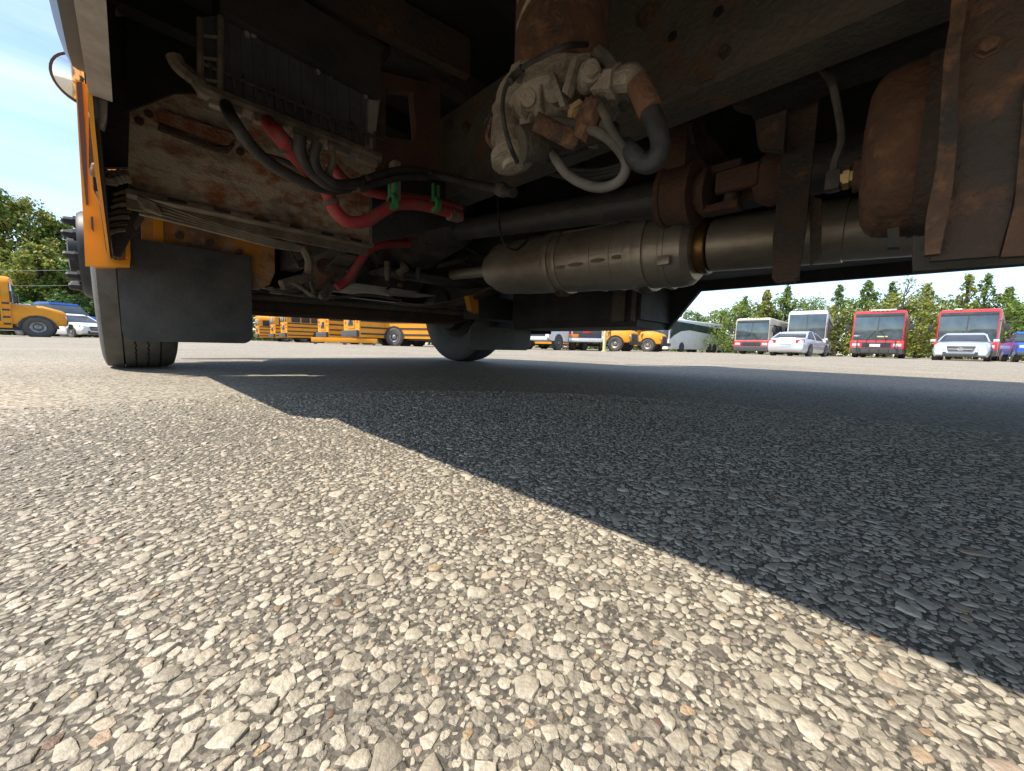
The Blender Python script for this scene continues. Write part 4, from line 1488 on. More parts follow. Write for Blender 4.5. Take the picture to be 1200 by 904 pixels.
# --- front axle, springs, steering links
UA = 2.50
mb = MB()
za = 0.33
mb.ring_loft([[(v, UA + dy, z + dz) for dy, dz in ((-0.045, -0.055), (0.045, -0.055), (0.045, -0.035), (0.018, -0.03), (0.018, 0.03), (0.045, 0.035), (0.045, 0.055), (-0.045, 0.055), (-0.045, 0.035), (-0.018, 0.03), (-0.018, -0.03), (-0.045, -0.035))]
              for v, z in ((0.17, 0.45), (0.34, 0.36), (0.50, 0.335), (1.80, 0.36), (2.0, 0.40), (2.15, 0.47))])
axle = B(mb, 'front_axle', RUST_D)
mb = MB()
mb.tube([(0.2, 2.30, 0.36), (1.2, 2.28, 0.375), (2.15, 2.32, 0.39)], 0.018, 10, 3)
B(mb, 'tie_rod', RAIL)
for v in (0.73, 1.71):
    for k in range(5):
        mb = MB()
        ln = 0.72 - 0.11 * k
        pts = []
        for i in range(9):
            s_ = -ln + 2 * ln * i / 8
            pts.append((UA + s_, 0.455 - 0.014 * k + 0.16 * s_ * s_))
        rings = [[(v - 0.038, y, z - 0.005), (v + 0.038, y, z - 0.005), (v + 0.038, y, z + 0.005), (v - 0.038, y, z + 0.005)] for y, z in pts]
        mb.ring_loft(rings)
        B(mb, 'spring_leaf', [RAIL, RUST_D][k % 2])
mb = MB()
mb.tube([h(330, 334, 2.0), h(350, 328, 2.02), h(375, 322, 2.05), h(392, 316, 2.05), (0.75, 2.2, 0.5)], 0.022, 9, 4)
B(mb, 'drag_link', DUSTM)
mb = MB()
mb.lathe(h(378, 318, 2.03), (0, 1, -0.2), [(-0.06, 0.045), (0.02, 0.06), (0.12, 0.06), (0.14, 0.03)], 16)
B(mb, 'steering_box', RUST_R)
mb = MB()
mb.tube([h(355, 290, 1.9), h(362, 304, 1.9), h(362, 318, 1.95)], 0.02, 8, 3)
B(mb, 'pitman_arm', DUSTM)
hose('power_steering_line', HOSE_G, [h(318, 338, 2.05), h(345, 346, 2.1), h(390, 349, 2.15), h(430, 346, 2.2), h(470, 352, 2.25)], 0.009, None, 7)
# radiator support, hood, fenders and nose
mb = MB()
mb.bb((0.45, 3.05, 0.50), (1.95, 3.12, 1.35))
B(mb, 'radiator', BLACK_U)
mb = MB()
hp_ = [(-0.02, 0.95), (-0.03, 1.25), (0.12, 1.55), (0.6, 1.66), (1.2, 1.68), (1.8, 1.66), (2.28, 1.55), (2.43, 1.25), (2.42, 0.95)]
hi_ = [(1.2 + (a_ - 1.2) * 0.98, b_ - 0.02) for a_, b_ in hp_]
sec = hp_ + hi_[::-1]
mb.ring_loft([[(1.2 + (a_ - 1.2) * k_, y_, 0.95 + (b_ - 0.95) * q_) for a_, b_ in sec] for y_, k_, q_ in ((1.99, 1.0, 1.0), (2.8, 0.98, 0.93), (3.35, 0.9, 0.78), (3.5, 0.84, 0.62))])
B(mb, 'hood', YELLOW)
mb = MB()
mb.bb((0.25, 3.46, 0.62), (2.15, 3.52, 1.3), 0.02)
B(mb, 'grille', BLACK)
mb = MB()
mb.bb((-0.02, 3.55, 0.45), (2.42, 3.68, 0.74), 0.03)
B(mb, 'bumper', BLACK)
mb = MB()
mb.bb((0.02, 1.90, 1.66), (2.38, 1.93, 2.45))
B(mb, 'windshield', GLASS)
mb = MB()
mb.bb((0.0, 1.93, 0.95), (2.40, 1.96, 1.66))
B(mb, 'cowl', YELLOW)
mb = MB()
mb.bb((-0.055, 2.060, 0.50), (0.33, 2.067, 1.20))
mb.bb((-0.055, 2.0675, 1.10), (0.33, 3.2, 1.115))
B(mb, 'sun_gap_blocker', DARKU)  # added dark walls blocking sun that leaks between fender and tyre
for v in (-0.0, 2.14):
    mb = MB()
    n_ = 11
    o_, i_ = [], []
    for k in range(n_):
        a_ = R(8) + R(150) * k / (n_ - 1)
        o_.append((2.6 + 0.62 * math.cos(a_), 0.5 + 0.62 * math.sin(a_)))
        i_.append((2.6 + 0.56 * math.cos(a_), 0.5 + 0.56 * math.sin(a_)))
    vv = v - 0.06 if v < 1 else v
    mb.ring_loft([[(vv + 0.02, a1, b1), (vv + 0.30, a1, b1), (vv + 0.30, a2, b2), (vv + 0.02, a2, b2)] for (a1, b1), (a2, b2) in zip(o_, i_)])
    B(mb, 'fender', YELLOW)
# rear axle and wheels
for v, o_ in ((0.16, -1), (2.24, 1)):
    mb = MB()
    mb.lathe((v, -4.2, 0.5), (o_, 0, 0), [(-0.2, 0.28), (-0.02, 0.28), (0.0, 0.2), (0.08, 0.12), (0.1, 0)], 24)
    w = B(mb, 'wheel', HUBB)
    for dv in (0.0, 0.31):
        mb = MB()
        mb.lathe((v + (dv if o_ < 0 else -dv), -4.2, 0.5), (1, 0, 0), tyre_profile(0.26, 0.5), 32, cap=False)
        B(mb, 'tyre', TYRE, w, smooth=30)
mb = MB()
mb.cyl((0.3, -4.2, 0.5), (2.1, -4.2, 0.5), 0.07)
mb.ball((1.2, -4.2, 0.5), 0.2, (1, 1.1, 1))
B(mb, 'rear_axle', RUST_D)
# round mirror on the cowl
UMI = 2.35
mc = P(99, 94, u=UMI)
mb = MB()
mb.lathe(mc + Vector((0, 0.05, 0)), Vector((0.05, -1, -0.12)), [(-0.03, 0.03), (0.0, 0.07), (0.035, 0.088), (0.05, 0.093), (0.058, 0.092), (0.058, 0.085)], 32, cap=False)
mir = B(mb, 'side_mirror', BROWNP)
mb = MB()
mb.lathe(mc + Vector((0, 0.0, 0)), Vector((0.10, -1, -0.16)), [(0.0, 0.0855), (0.004, 0.06), (0.007, 0.03), (0.008, 0.0)], 32, cap=False)
B(mb, 'mirror_glass', CHROME, mir, smooth=180)
mb = MB()
mb.tube([mc + Vector((0.0, 0.06, -0.06)), mc + Vector((0.02, 0.08, -0.18)), mc + Vector((0.05, 0.05, -0.30)), (-0.07, 2.1, mc.z - 0.34)], 0.012, 8, 4)
B(mb, 'mirror_arm', BROWNP, mir)


# ------------------------------------------------------------------ parked vehicles
def veh_wheel(root, x, y, r, w, out, rim=STEEL):
    mb = MB()
    s = out
    mb.lathe((x, y, r), (s, 0, 0), [(-w / 2, r * 0.60), (w * 0.30, r * 0.60), (w * 0.5, r * 0.56), (w * 0.42, r * 0.48), (w * 0.30, r * 0.30), (w * 0.46, r * 0.22), (w * 0.5, r * 0.12), (w * 0.5, 0)], 18)
    o = mb.build('wheel', rim, root)
    mb = MB()
    mb.lathe((x, y, r), (1, 0, 0), [(-w * .42, r * .6), (-w * .5, r * .7), (-w * .5, r * .92), (-w * .4, r), (w * .4, r), (w * .5, r * .92), (w * .5, r * .7), (w * .42, r * .6)], 24, cap=False)
    mb.build('tyre', TYRE, o)
    return o


def arch(root, x, y, r, out, m=CHARC, name='wheel_arch'):
    mb = MB()
    n = 9
    rings = []
    for k in range(n):
        a = PI * k / (n - 1)
        c, s = math.cos(a), math.sin(a)
        rings.append([(x, y + c * r * 1.12, r + s * r * 1.12 - .05), (x + out * 0.03, y + c * r * 1.12, r + s * r * 1.12 - .05), (x + out * 0.03, y + c * r * 1.3, r + s * r * 1.3 - .05), (x, y + c * r * 1.3, r + s * r * 1.3 - .05)])
    mb.ring_loft(rings)
    return mb.build(name, m, root)


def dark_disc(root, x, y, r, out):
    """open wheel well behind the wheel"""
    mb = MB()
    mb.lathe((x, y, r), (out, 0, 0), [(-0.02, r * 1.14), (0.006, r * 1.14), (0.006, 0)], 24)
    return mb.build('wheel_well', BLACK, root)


def far_school_bus(label, length=9.0, small=False, group='yellow school buses parked across the yard'):
    root = thing('parked_school_bus', label, 'school bus', group=group)
    b0 = -length
    z0 = 0.42
    mb = MB()
    secp = [(-1.2, z0), (-1.2, 2.35), (-1.13, 2.62), (-0.92, 2.84), (-0.5, 2.97), (0, 3.0), (0.5, 2.97), (0.92, 2.84), (1.13, 2.62), (1.2, 2.35), (1.2, z0)]
    mb.ring_loft([[(x * 0.97, b0, z0 + (z - z0) * 0.985) for x, z in secp], [(x, b0 + 0.08, z) for x, z in secp], [(x, -0.1, z) for x, z in secp], [(x * 0.96, 0.0, z0 + (z - z0) * 0.985) for x, z in secp]])
    mb.build('body', YELLOW, root, bevel=0.0)
    hl = 1.1 if small else 1.75
    mb = MB()
    hs_ = [(-1.05, 0.62), (-1.1, 1.15), (-0.9, 1.55), (-0.4, 1.66), (0.4, 1.66), (0.9, 1.55), (1.1, 1.15), (1.05, 0.62)]
    mb.ring_loft([[(x, 0.0, z) for x, z in hs_], [(x * 0.98, hl * 0.55, z * 0.97) for x, z in hs_], [(x * 0.9, hl * 0.92, 0.62 + (z - 0.62) * 0.76) for x, z in hs_], [(x * 0.82, hl, 0.62 + (z - 0.62) * 0.62) for x, z in hs_]])
    mb.build('hood', YELLOW, root)
    mb = MB()
    mb.bb((-0.55, hl - 0.02, 0.72), (0.55, hl + 0.03, 1.18), 0.02)
    gr = mb.build('grille', CHARC, root)
    mb = MB()
    for k in range(4):
        mb.bb((-0.5, hl + 0.03, 0.78 + k * 0.1), (0.5, hl + 0.045, 0.81 + k * 0.1))
    mb.build('grille_bars', BLACK, gr)
    for s in (-1, 1):
        mb = MB()
        mb.bb((s * 0.62, hl - 0.06, 0.92), (s * 0.85, hl + 0.025, 1.12), 0.03)
        mb.build('headlight', LAMPW, root)
        mb = MB()
        mb.bb((s * 0.88, hl - 0.16, 0.92), (s * 0.95, hl - 0.02, 1.05), 0.015)
        mb.build('turn_lamp', LAMPO, root)
    mb = MB()
    mb.bb((-1.18, hl + 0.05, 0.45), (1.18, hl + 0.20, 0.72), 0.04)
    mb.build('front_bumper', BLACK, root)
    mb = MB()
    mb.bb((-1.15, b0 - 0.16, 0.45), (1.15, b0 - 0.02, 0.80), 0.03)
    mb.build('rear_bumper', CHARC, root)
    mb = MB()
    mb.bb((-1.08, -0.02, 1.68), (1.08, 0.03, 2.62), 0.02)
    mb.build('windshield', GLASS, root)
    for z in (0.62, 0.95, 1.30, 1.62):
        for s in (-1, 1):
            mb = MB()
            mb.bb((s * 1.2, b0 + 0.05, z - 0.045), (s * 1.225, -0.02, z + 0.045), 0.01)
            mb.build('rub_rail', BLACK, root)
    nwin = 5 if small else 11
    pitch = (length - 0.6) / nwin
    for s in (-1, 1):
        for k in range(nwin):
            y = b0 + 0.3 + k * pitch
            mb = MB()
            mb.bb((s * 1.19, y + 0.05, 1.72), (s * 1.222, y + pitch - 0.05, 2.36))
            w = mb.build('window', BLACK, root)
            mb = MB()
            mb.bb((s * 1.2, y + 0.09, 1.76), (s * 1.226, y + pitch - 0.09, 2.02))
            mb.bb((s * 1.2, y + 0.09, 2.06), (s * 1.226, y + pitch - 0.09, 2.32))
            mb.build('pane', GLASS, w)
    # rear wall
    mb = MB()
    mb.bb((-0.52, b0 - 0.03, 0.9), (0.52, b0 + 0.02, 2.55), 0.01)
    door = mb.build('emergency_door', YELLOW, root)
    for z0_, z1_ in ((1.05, 1.5), (1.75, 2.4)):
        mb = MB()
        mb.bb((-0.36, b0 - 0.05, z0_), (0.36, b0 - 0.028, z1_), 0.01)
        mb.build('door_window', GLASS, door)
    for s in (-1, 1):
        mb = MB()
        mb.bb((s * 0.62, b0 - 0.03, 1.75), (s * 1.06, b0 + 0.02, 2.35), 0.01)
        mb.build('rear_window', GLASS, root)
        for z, m in ((1.52, LAMPR), (1.28, LAMPO)):
            mb = MB()
            mb.lathe((s * 0.88, b0 + 0.02, z), (0, -1, 0), [(0, 0.10), (0.05, 0.10), (0.06, 0.08), (0.065, 0)], 14)
            mb.build('tail_lamp', m, root)
        for xx, m in ((0.72, LAMPR), (0.98, LAMPO)):
            mb = MB()
            mb.lathe((s * xx, b0 + 0.03, 2.62), (0, -1, 0), [(0, 0.08), (0.06, 0.08), (0.065, 0)], 12)
            mb.build('warning_lamp', m, root)
        # mirrors
        mb = MB()
        mb.bb((s * 1.32, 0.02, 1.75), (s * 1.5, 0.10, 2.2), 0.02)
        mb.tube([(s * 1.1, 0.0, 1.7), (s * 1.3, 0.06, 1.72), (s * 1.4, 0.06, 1.8)], 0.02, 6, 2)
        mb.build('side_mirror', BLACK, root)
    mb = MB()
    mb.bb((1.205, -1.1, 0.55), (1.232, -0.25, 2.45), 0.005)
    d = mb.build('entrance_door', YELLOW, root)
    mb = MB()
    for k in range(2):
        mb.bb((1.21, -1.06 + k * 0.42, 0.75), (1.236, -0.72 + k * 0.42, 2.3))
    mb.build('door_glass', GLASS, d)
    mb = MB()
    mb.bb((-0.9, b0 + 0.4, 0.32), (0.9, 0.4, 0.5))
    mb.build('chassis', BLACK, root)
    ry = b0 + (1.7 if small else 2.6)
    fy = hl * 0.45
    for s in (-1, 1):
        dark_disc(root, s * 1.205, ry, 0.5, s)
        dark_disc(root, s * 1.06, fy, 0.5, s)
        veh_wheel(root, s * 1.10, ry, 0.5, 0.28, s)
        veh_wheel(root, s * 0.97, fy, 0.5, 0.28, s)
        arch(root, s * 1.085, fy, 0.5, s, BLACK)
        arch(root, s * 1.2, ry, 0.5, s, BLACK)
    return root


def gp(x, Z):
    """ground point that lies Z metres in front of the camera in the direction surveyed at photo column x"""
    d = c_f + c_r * ((x - 600) / FPX) - c_w * ((391 + 0.0257 * x - 452) / FPX)
    return Vector((d.x / d.y * Z, Z, 0))


def face_rz(hx, hy):
    """rotation that turns local +Y to heading (hx, hy)"""
    return math.atan2(-hx, hy)


def back_at(p, hx, hy, length):
    """root position when p is the tail of a vehicle of that length behind its origin"""
    n = math.hypot(hx, hy)
    return p + Vector((hx, hy, 0)) / n * length


sb = far_school_bus('nearest yellow school bus tail under the axle, left of the short school bus')
HX, HY = 0.73, 0.68
spots = [(412, 21.0), (379, 26.5), (333, 33.0), (320, 38.5), (302, 43.5)]
sb_labels = ['yellow school bus tail seen fourth from the left under the axle, partly behind its neighbour',
             'yellow school bus with long shaded side, third tail from the left under the axle',
             'yellow school bus second from the left in the row under the axle',
             'farthest yellow school bus of the row, next to the mud flap edge']
for i, (px, Z) in enumerate(spots):
    loc = back_at(gp(px, Z), HX, HY, 9.0)
    if i == 0:
        sb.location, sb.rotation_euler = loc, (0, 0, face_rz(HX, HY))
    else:
        dup(sb, loc, face_rz(HX, HY), sb_labels[i - 1])
# bus at the far left, nose to the right
hd = Vector((0.66, 0.75))
fw_pt = gp(46, 19.5)
dup(sb, fw_pt - Vector((hd.x, hd.y, 0)) * 0.79 + Vector((-0.75, 0.66, 0)) * 0.9, face_rz(hd.x, hd.y), 'yellow school bus at the far left, nose and front wheel in view before trees')
# two buses with noses towards the camera, behind the post
dup(sb, gp(724, 27.0) + Vector((-0.45, 0.4, 0)), face_rz(0.80, -0.60), 'yellow school bus facing right behind the yellow post, front wheel and bumper showing', 'yellow school buses beside the white coach')
dup(sb, gp(752, 31.0), face_rz(0.80, -0.60), 'yellow school bus nose poking out between its twin and the white coach', 'yellow school buses beside the white coach')
mini = far_school_bus('short yellow school bus side on, rear wheel showing beside the far front tyre', 5.2, True)
mini.location = back_at(gp(441, 21.5), 0.90, -0.30, 5.2) + Vector((0, 1.0, 0))
mini.rotation_euler = (0, 0, face_rz(0.90, -0.30))


def flat_front_bus(name, label, cat, low, up, H, style, W=2.55, L=11.5, group=None):
    """city bus or coach; origin at the middle of the front"""
    root = thing(name, label, cat, group=group)
    w = W / 2
    z0 = 0.32
    zw = 1.18 if style == 'city' else 1.35          # bottom of the windscreen
    mb = MB()
    tp = H - 0.12

    def sec(y, k, lift, zlo, zhi, rw):
        return [(-w * k, y, zlo), (-w * k, y, zhi - rw), (-w * k * 0.96, y, zhi - rw * .3), (-w * k * 0.86, y, zhi), (w * k * 0.86, y, zhi), (w * k * 0.96, y, zhi - rw * .3), (w * k, y, zhi - rw), (w * k, y, zlo)]
    mb.ring_loft([sec(-L, 0.97, 0, z0, H - .05, .3), sec(-L + 0.15, 1, 0, z0, H, .25), sec(-0.35, 1, 0, z0, H, .25), sec(-0.10, 0.985, 0, z0, H - 0.03, .25), sec(0.0, 0.94, 0, z0, H - 0.12, .25)])
    mb.build('body', up, root, smooth=30)
    # coloured lower front and skirt
    mb = MB()
    mb.bb((-w - 0.006, -1.2, z0 - 0.02), (w + 0.006, 0.06, zw - 0.05), 0.05)
    mb.build('front_panel', low, root)
    mb = MB()
    mb.bb((-w * 0.985, -0.05, z0 - 0.06), (w * 0.985, 0.14, z0 + 0.34), 0.05)
    mb.build('bumper', CHARC if style == 'city' else low, root)
    # windscreen
    mb = MB()
    mb.bb((-w * 0.92, -0.06, zw), (w * 0.92, 0.035, H - (0.42 if style == 'city' else 0.30)), 0.03)
    ws = mb.build('windshield', GLASS_B, root)
    mb = MB()
    mb.bb((-0.025, 0.03, zw), (0.025, 0.045, H - (0.42 if style == 'city' else 0.30)))
    mb.build('centre_bar', CHARC, ws)
    for s in (-1, 1):
        mb = MB()
        mb.tube([(s * 0.5, 0.06, zw + 0.02), (s * 0.3, 0.065, zw + 0.3), (s * 0.1, 0.06, zw + 0.62)], 0.014, 5, 2)
        mb.build('wiper', BLACK, ws)
    if style == 'city':
        mb = MB()
        mb.bb((-w * 0.90, -0.04, H - 0.41), (w * 0.90, 0.032, H - 0.20), 0.02)
        mb.build('destination_sign', GLASS, root)
        mb = MB()
        mb.bb((-w * 0.56, 0.03, z0 + 0.36), (w * 0.56, 0.072, zw - 0.16), 0.02)
        gr = mb.build('grille', CHARC, root)
        mb = MB()
        for k in range(4):
            mb.bb((-w * 0.52, 0.072, z0 + 0.40 + k * 0.08), (w * 0.52, 0.082, z0 + 0.43 + k * 0.08))
        mb.build('grille_bars', BLACK, gr)
        for s in (-1, 1):
            mb = MB()
            mb.lathe((s * w * 0.80, 0.04, zw - 0.14), (0, 1, 0), [(0, .06), (.03, .06), (.035, .05), (.036, 0)], 14)
            mb.build('turn_lamp', LAMPO, root)
        mb = MB()
        for k in range(5):
            mb.bb((-0.5 + k * 0.22, -0.02, H - 0.10), (-0.42 + k * 0.22, 0.02, H - 0.05), 0.01)
        mb.build('clearance_lamps', LAMPO, root)
    for s in (-1, 1):
        mb = MB()
        mb.bb((s * w * 0.62, 0.0, z0 + 0.42), (s * w * 0.92, 0.085, z0 + 0.62), 0.03)
        hl_ = mb.build('headlight', LAMPW, root)
        mb = MB()
        mb.bb((s * (w + 0.12), -0.05, zw + 0.62), (s * (w + 0.34), 0.12, zw + 1.02), 0.04)
        mb.tube([(s * w * 0.95, 0.0, zw + 1.2), (s * (w + 0.2), 0.1, zw + 1.15), (s * (w + 0.23), 0.06, zw + 1.0)], 0.022, 6, 3)
        mb.build('side_mirror', BLACK, root)
        # side glazing
        n = 6
        pt = (L - 1.4) / n
        for k in range(n):
            y = -L + 0.5 + k * pt
            mb = MB()
            mb.bb((s * (w - 0.02), y + 0.02, zw + 0.05), (s * (w + 0.008), y + pt - 0.03, H - 0.55))
            mb.build('window', GLASS, root)
        mb = MB()
        mb.bb((s * w, -L + 0.2, z0 + 0.02), (s * (w + 0.004), -1.25, z0 + 0.30))
        mb.build('skirt', CHARC if style == 'city' else low, root)
        for y in ([-2.6, -L + 2.9] if style == 'city' else [-2.7, -L + 3.6, -L + 2.3]):
            dark_disc(root, s * (w + 0.004), y, 0.5, s)
            veh_wheel(root, s * (w - 0.12), y, 0.5, 0.27, s)
    return root


# white coach seen side on, nose left
co = flat_front_bus('coach_bus', 'white coach side on with slanting dark window band, half behind the stepwell', 'coach', WHITE, WHITE, 3.55, 'coach', 2.6, 13.0)
hx, hy = -0.78, -0.62
co.location = gp(770, 41.0)
co.rotation_euler = (0, 0, face_rz(hx, hy))
# curved swoosh of dark glass rising from the nose
for s in (-1, 1):
    mb = MB()
    mb.slab([(s * 1.306, -0.15, 1.35), (s * 1.306, -0.9, 1.75), (s * 1.306, -2.3, 2.25), (s * 1.306, -4.2, 2.45), (s * 1.306, -12.8, 2.05), (s * 1.306, -12.8, 2.95), (s * 1.306, -0.9, 3.3), (s * 1.306, -0.15, 2.9)], (s * 0.012, 0, 0))
    mb.build('window_band', GLASS, co)
for c in list(co.children):
    if c.name.startswith('window') and not c.name.startswith('window_band'):
        bpy.data.objects.remove(c)


def to_cam(p, tilt=0.0):
    """heading from p towards the camera, turned by tilt degrees"""
    a = math.atan2(-p.x, -p.y) + R(tilt)
    return face_rz(math.sin(a), math.cos(a))


def place(root, px, Z, tilt=0.0):
    p = gp(px, Z)
    root.location = p
    root.rotation_euler = (0, 0, to_cam(p, tilt))
    return root


tanbus = place(flat_front_bus('city_bus', 'beige city bus with red lower front, left of the tall white coach', 'bus', RED, TAN, 3.0, 'city'), 879, 31.5, 14)
coach2 = place(flat_front_bus('coach_bus', 'tall white coach facing forward behind the silver sedan seen from the back', 'coach', WHITE, WHITE, 3.6, 'coach'), 942, 30.5, 4)
red1 = place(flat_front_bus('city_bus', 'red city bus with black bike rack on its nose, standing alone', 'bus', RED, RED, 3.1, 'city', group='red city buses'), 1025, 25.0, 3)
red2 = place(flat_front_bus('city_bus', 'red city bus with its nose partly behind the silver car facing us', 'bus', RED, RED, 3.15, 'city', group='red city buses'), 1128, 23.5, 3)
# white roof hatch strip on the first red bus, bike rack
mb = MB()
mb.bb((-0.75, -0.30, 3.07), (0.45, 0.02, 3.16), 0.02)
mb.build('roof_marker', WHITE, red1)
mb = MB()
for z in (0.62, 0.98):
    mb.tube([(-0.95, 0.16, z), (-0.9, 0.55, z), (0.9, 0.55, z), (0.95, 0.16, z)], 0.03, 6, 1)
for x in (-0.9, -0.45, 0, 0.45, 0.9):
    mb.tube([(x, 0.55, 0.62), (x, 0.5, 1.15)], 0.025, 6, 1)
mb.build('bike_rack', BLACK, red1)
mb = MB()
mb.bb((-0.22, 0.57, 0.72), (0.28, 0.60, 0.90))
mb.build('number_plate', PLATE, red1)
mb = MB()
mb.bb((0.30, -0.2, 3.12), (0.62, 0.0, 3.2), 0.02)
mb.build('roof_marker', WHITE, red2)
mb = MB()
mb.bb((-0.5, 0.04, 1.36), (0.0, 0.05, 1.44))
mb.build('dash_card', POSTY, red1)


def sedan(label, paint, L=4.7, W=1.84, H=1.42, group=None):
    """origin at the middle, nose to +Y"""
    root = thing('sedan_car', label, 'car', group=group)
    h = L / 2

    def hw(y, z):
        k = 1 - 0.10 * max(0, (abs(y) - h + 0.9) / 0.9) ** 2
        return W / 2 * k * (1 if z < 0.75 else 1 - 0.05 * (z - 0.75) / 0.2)
    mb = MB()
    st = [-h, -h + 0.10, -h + 0.45, -0.9, 0.2, 0.85, h - 0.5, h - 0.15, h]
    top = [0.80, 0.99, 1.02, 0.98, 0.95, 0.96, 0.84, 0.74, 0.60]
    bot = [0.34, 0.22, 0.20, 0.19, 0.19, 0.19, 0.20, 0.20, 0.28]
    rings = []
    for y, t, b in zip(st, top, bot):
        a = hw(y, 0.5)
        rings.append([(-a * .94, y, b), (-a, y, b + .12), (-a, y, (t + b) / 2 + .08), (-a * .965, y, t - .10), (-a * .84, y, t), (-a * .3, y, t + .02), (a * .3, y, t + .02), (a * .84, y, t), (a * .965, y, t - .10), (a, y, (t + b) / 2 + .08), (a, y, b + .12), (a * .94, y, b)])
    mb.ring_loft(rings)
    mb.build('body', paint, root, smooth=50)
    gh = [(-h + 0.42, 0.98), (-h + 1.25, H - .04), (-0.75, H), (-0.1, H - .01), (1.05, 0.94)]

    def cabin(inset, dz, name, m, poly):
        mb = MB()
        rings = []
        for y, z in poly:
            a = W / 2 * 0.90
            c = W / 2 * (0.90 - 0.20 * (z - 0.94) / 0.48) - inset
            rings.append([(-a + inset, y, 0.90), (-c, y, z - 0.03 + dz), (-c * .9, y, z + dz), (c * .9, y, z + dz), (c, y, z - 0.03 + dz), (a - inset, y, 0.90)])
        mb.ring_loft(rings)
        return mb.build(name, m, root, smooth=50)
    cabin(0.0, 0, 'cabin_glass', GLASS_C, gh)
    roofpts = [(-h + 1.05, H - .09), (-h + 1.25, H - .04), (-0.75, H), (-0.1, H - .01), (0.12, H - 0.10)]
    mb = MB()
    rings = []
    for y, z in roofpts:
        c = W / 2 * (0.90 - 0.20 * (z - 0.94) / 0.48) + 0.008
        rings.append([(-c, y, z - 0.05), (-c, y, z - .02), (-c * .9, y, z + .012), (c * .9, y, z + .012), (c, y, z - .02), (c, y, z - 0.05)])
    mb.ring_loft(rings)
    mb.build('roof', paint, root, smooth=50)
    for s in (-1, 1):
        mb = MB()
        mb.tube([(s * W * .445, 1.02, 0.93), (s * W * .40, 0.55, 1.17), (s * W * .355, 0.10, H - .09)], 0.03, 6, 3)
        mb.tube([(s * W * .445, -h + 0.45, 0.97), (s * W * .40, -h + .85, 1.19), (s * W * .36, -h + 1.2, H - .07)], 0.05, 6, 3)
        mb.tube([(s * W * .452, -0.35, 0.93), (s * W * .36, -0.45, H - .05)], 0.028, 6, 1)
        mb.build('pillar', paint, root)
        mb = MB()
        mb.slab([(s * W * .27, h - .05, .67), (s * W * .46, h - .30, .76), (s * W * .462, h - .28, .60), (s * W * .28, h - .04, .52)], (0, .085, 0.01))
        mb.build('headlight', LAMPW, root, bevel=.01)
        mb = MB()
        mb.slab([(s * W * .25, -h - .005, .90), (s * W * .455, -h + .12, .92), (s * W * .465, -h + .14, .74), (s * W * .27, -h - .01, .74)], (0, -.03, 0))
        mb.build('tail_lamp', LAMPR, root, bevel=.01)
        mb = MB()
        mb.bb((s * W * .5, 0.68, .95), (s * (W * .5 + .2), .80, 1.08), .03)
        mb.build('side_mirror', paint, root)
        mb = MB()
        mb.slab([(s * W * .24, h - .02, .42), (s * W * .44, h - .20, .43), (s * W * .43, h - .17, .28), (s * W * .26, h - .03, .26)], (0, .07, 0))
        mb.build('air_intake', CHARC, root)
        for y in (-1.38, 1.42):
            dark_disc(root, s * (hw(y, .5) - .0), y, 0.33, s)
            veh_wheel(root, s * (hw(y, .5) - .09), y, 0.33, 0.22, s)
    mb = MB()
    mb.slab([(-.46, h - .03, .70), (.46, h - .03, .70), (.38, h - .01, .45), (-.38, h - .01, .45)], (0, .055, 0))
    gr = mb.build('grille', CHARC, root, bevel=.008)
    mb = MB()
    mb.bb((-.38, h + .025, .545), (.38, h + .045, .575))
    mb.lathe((0, h + .03, .56), (0, 1, 0), [(0, .085), (.02, .085), (.02, .070), (0, .070)], 20, cap=False)
    for k in range(3):
        a_ = R(90 + 120 * k)
        mb.tube([(0, h + .035, .56), (.075 * math.cos(a_), h + .035, .56 + .075 * math.sin(a_))], .010, 5, 1)
    mb.build('emblem', LAMPW, gr)
    mb = MB()
    mb.bb((-.5, h - .04, .24), (.5, h + .03, .36), .02)
    mb.build('lower_intake', CHARC, root)
    mb = MB()
    mb.bb((-.26, -h - .03, .66), (.26, -h - .012, .78))
    mb.build('number_plate', PLATE, root)
    return root


car_b = sedan('silver sedan seen from behind, parked in front of the tall white coach', SILVER)
p = gp(936, 22.5)
car_b.location = p
car_b.rotation_euler = (0, 0, to_cam(p, 180 + 16))
car_f = sedan('silver car facing us with a round emblem on its grille, before the right red bus', SILVER)
place(car_f, 1127, 19.5, 2)


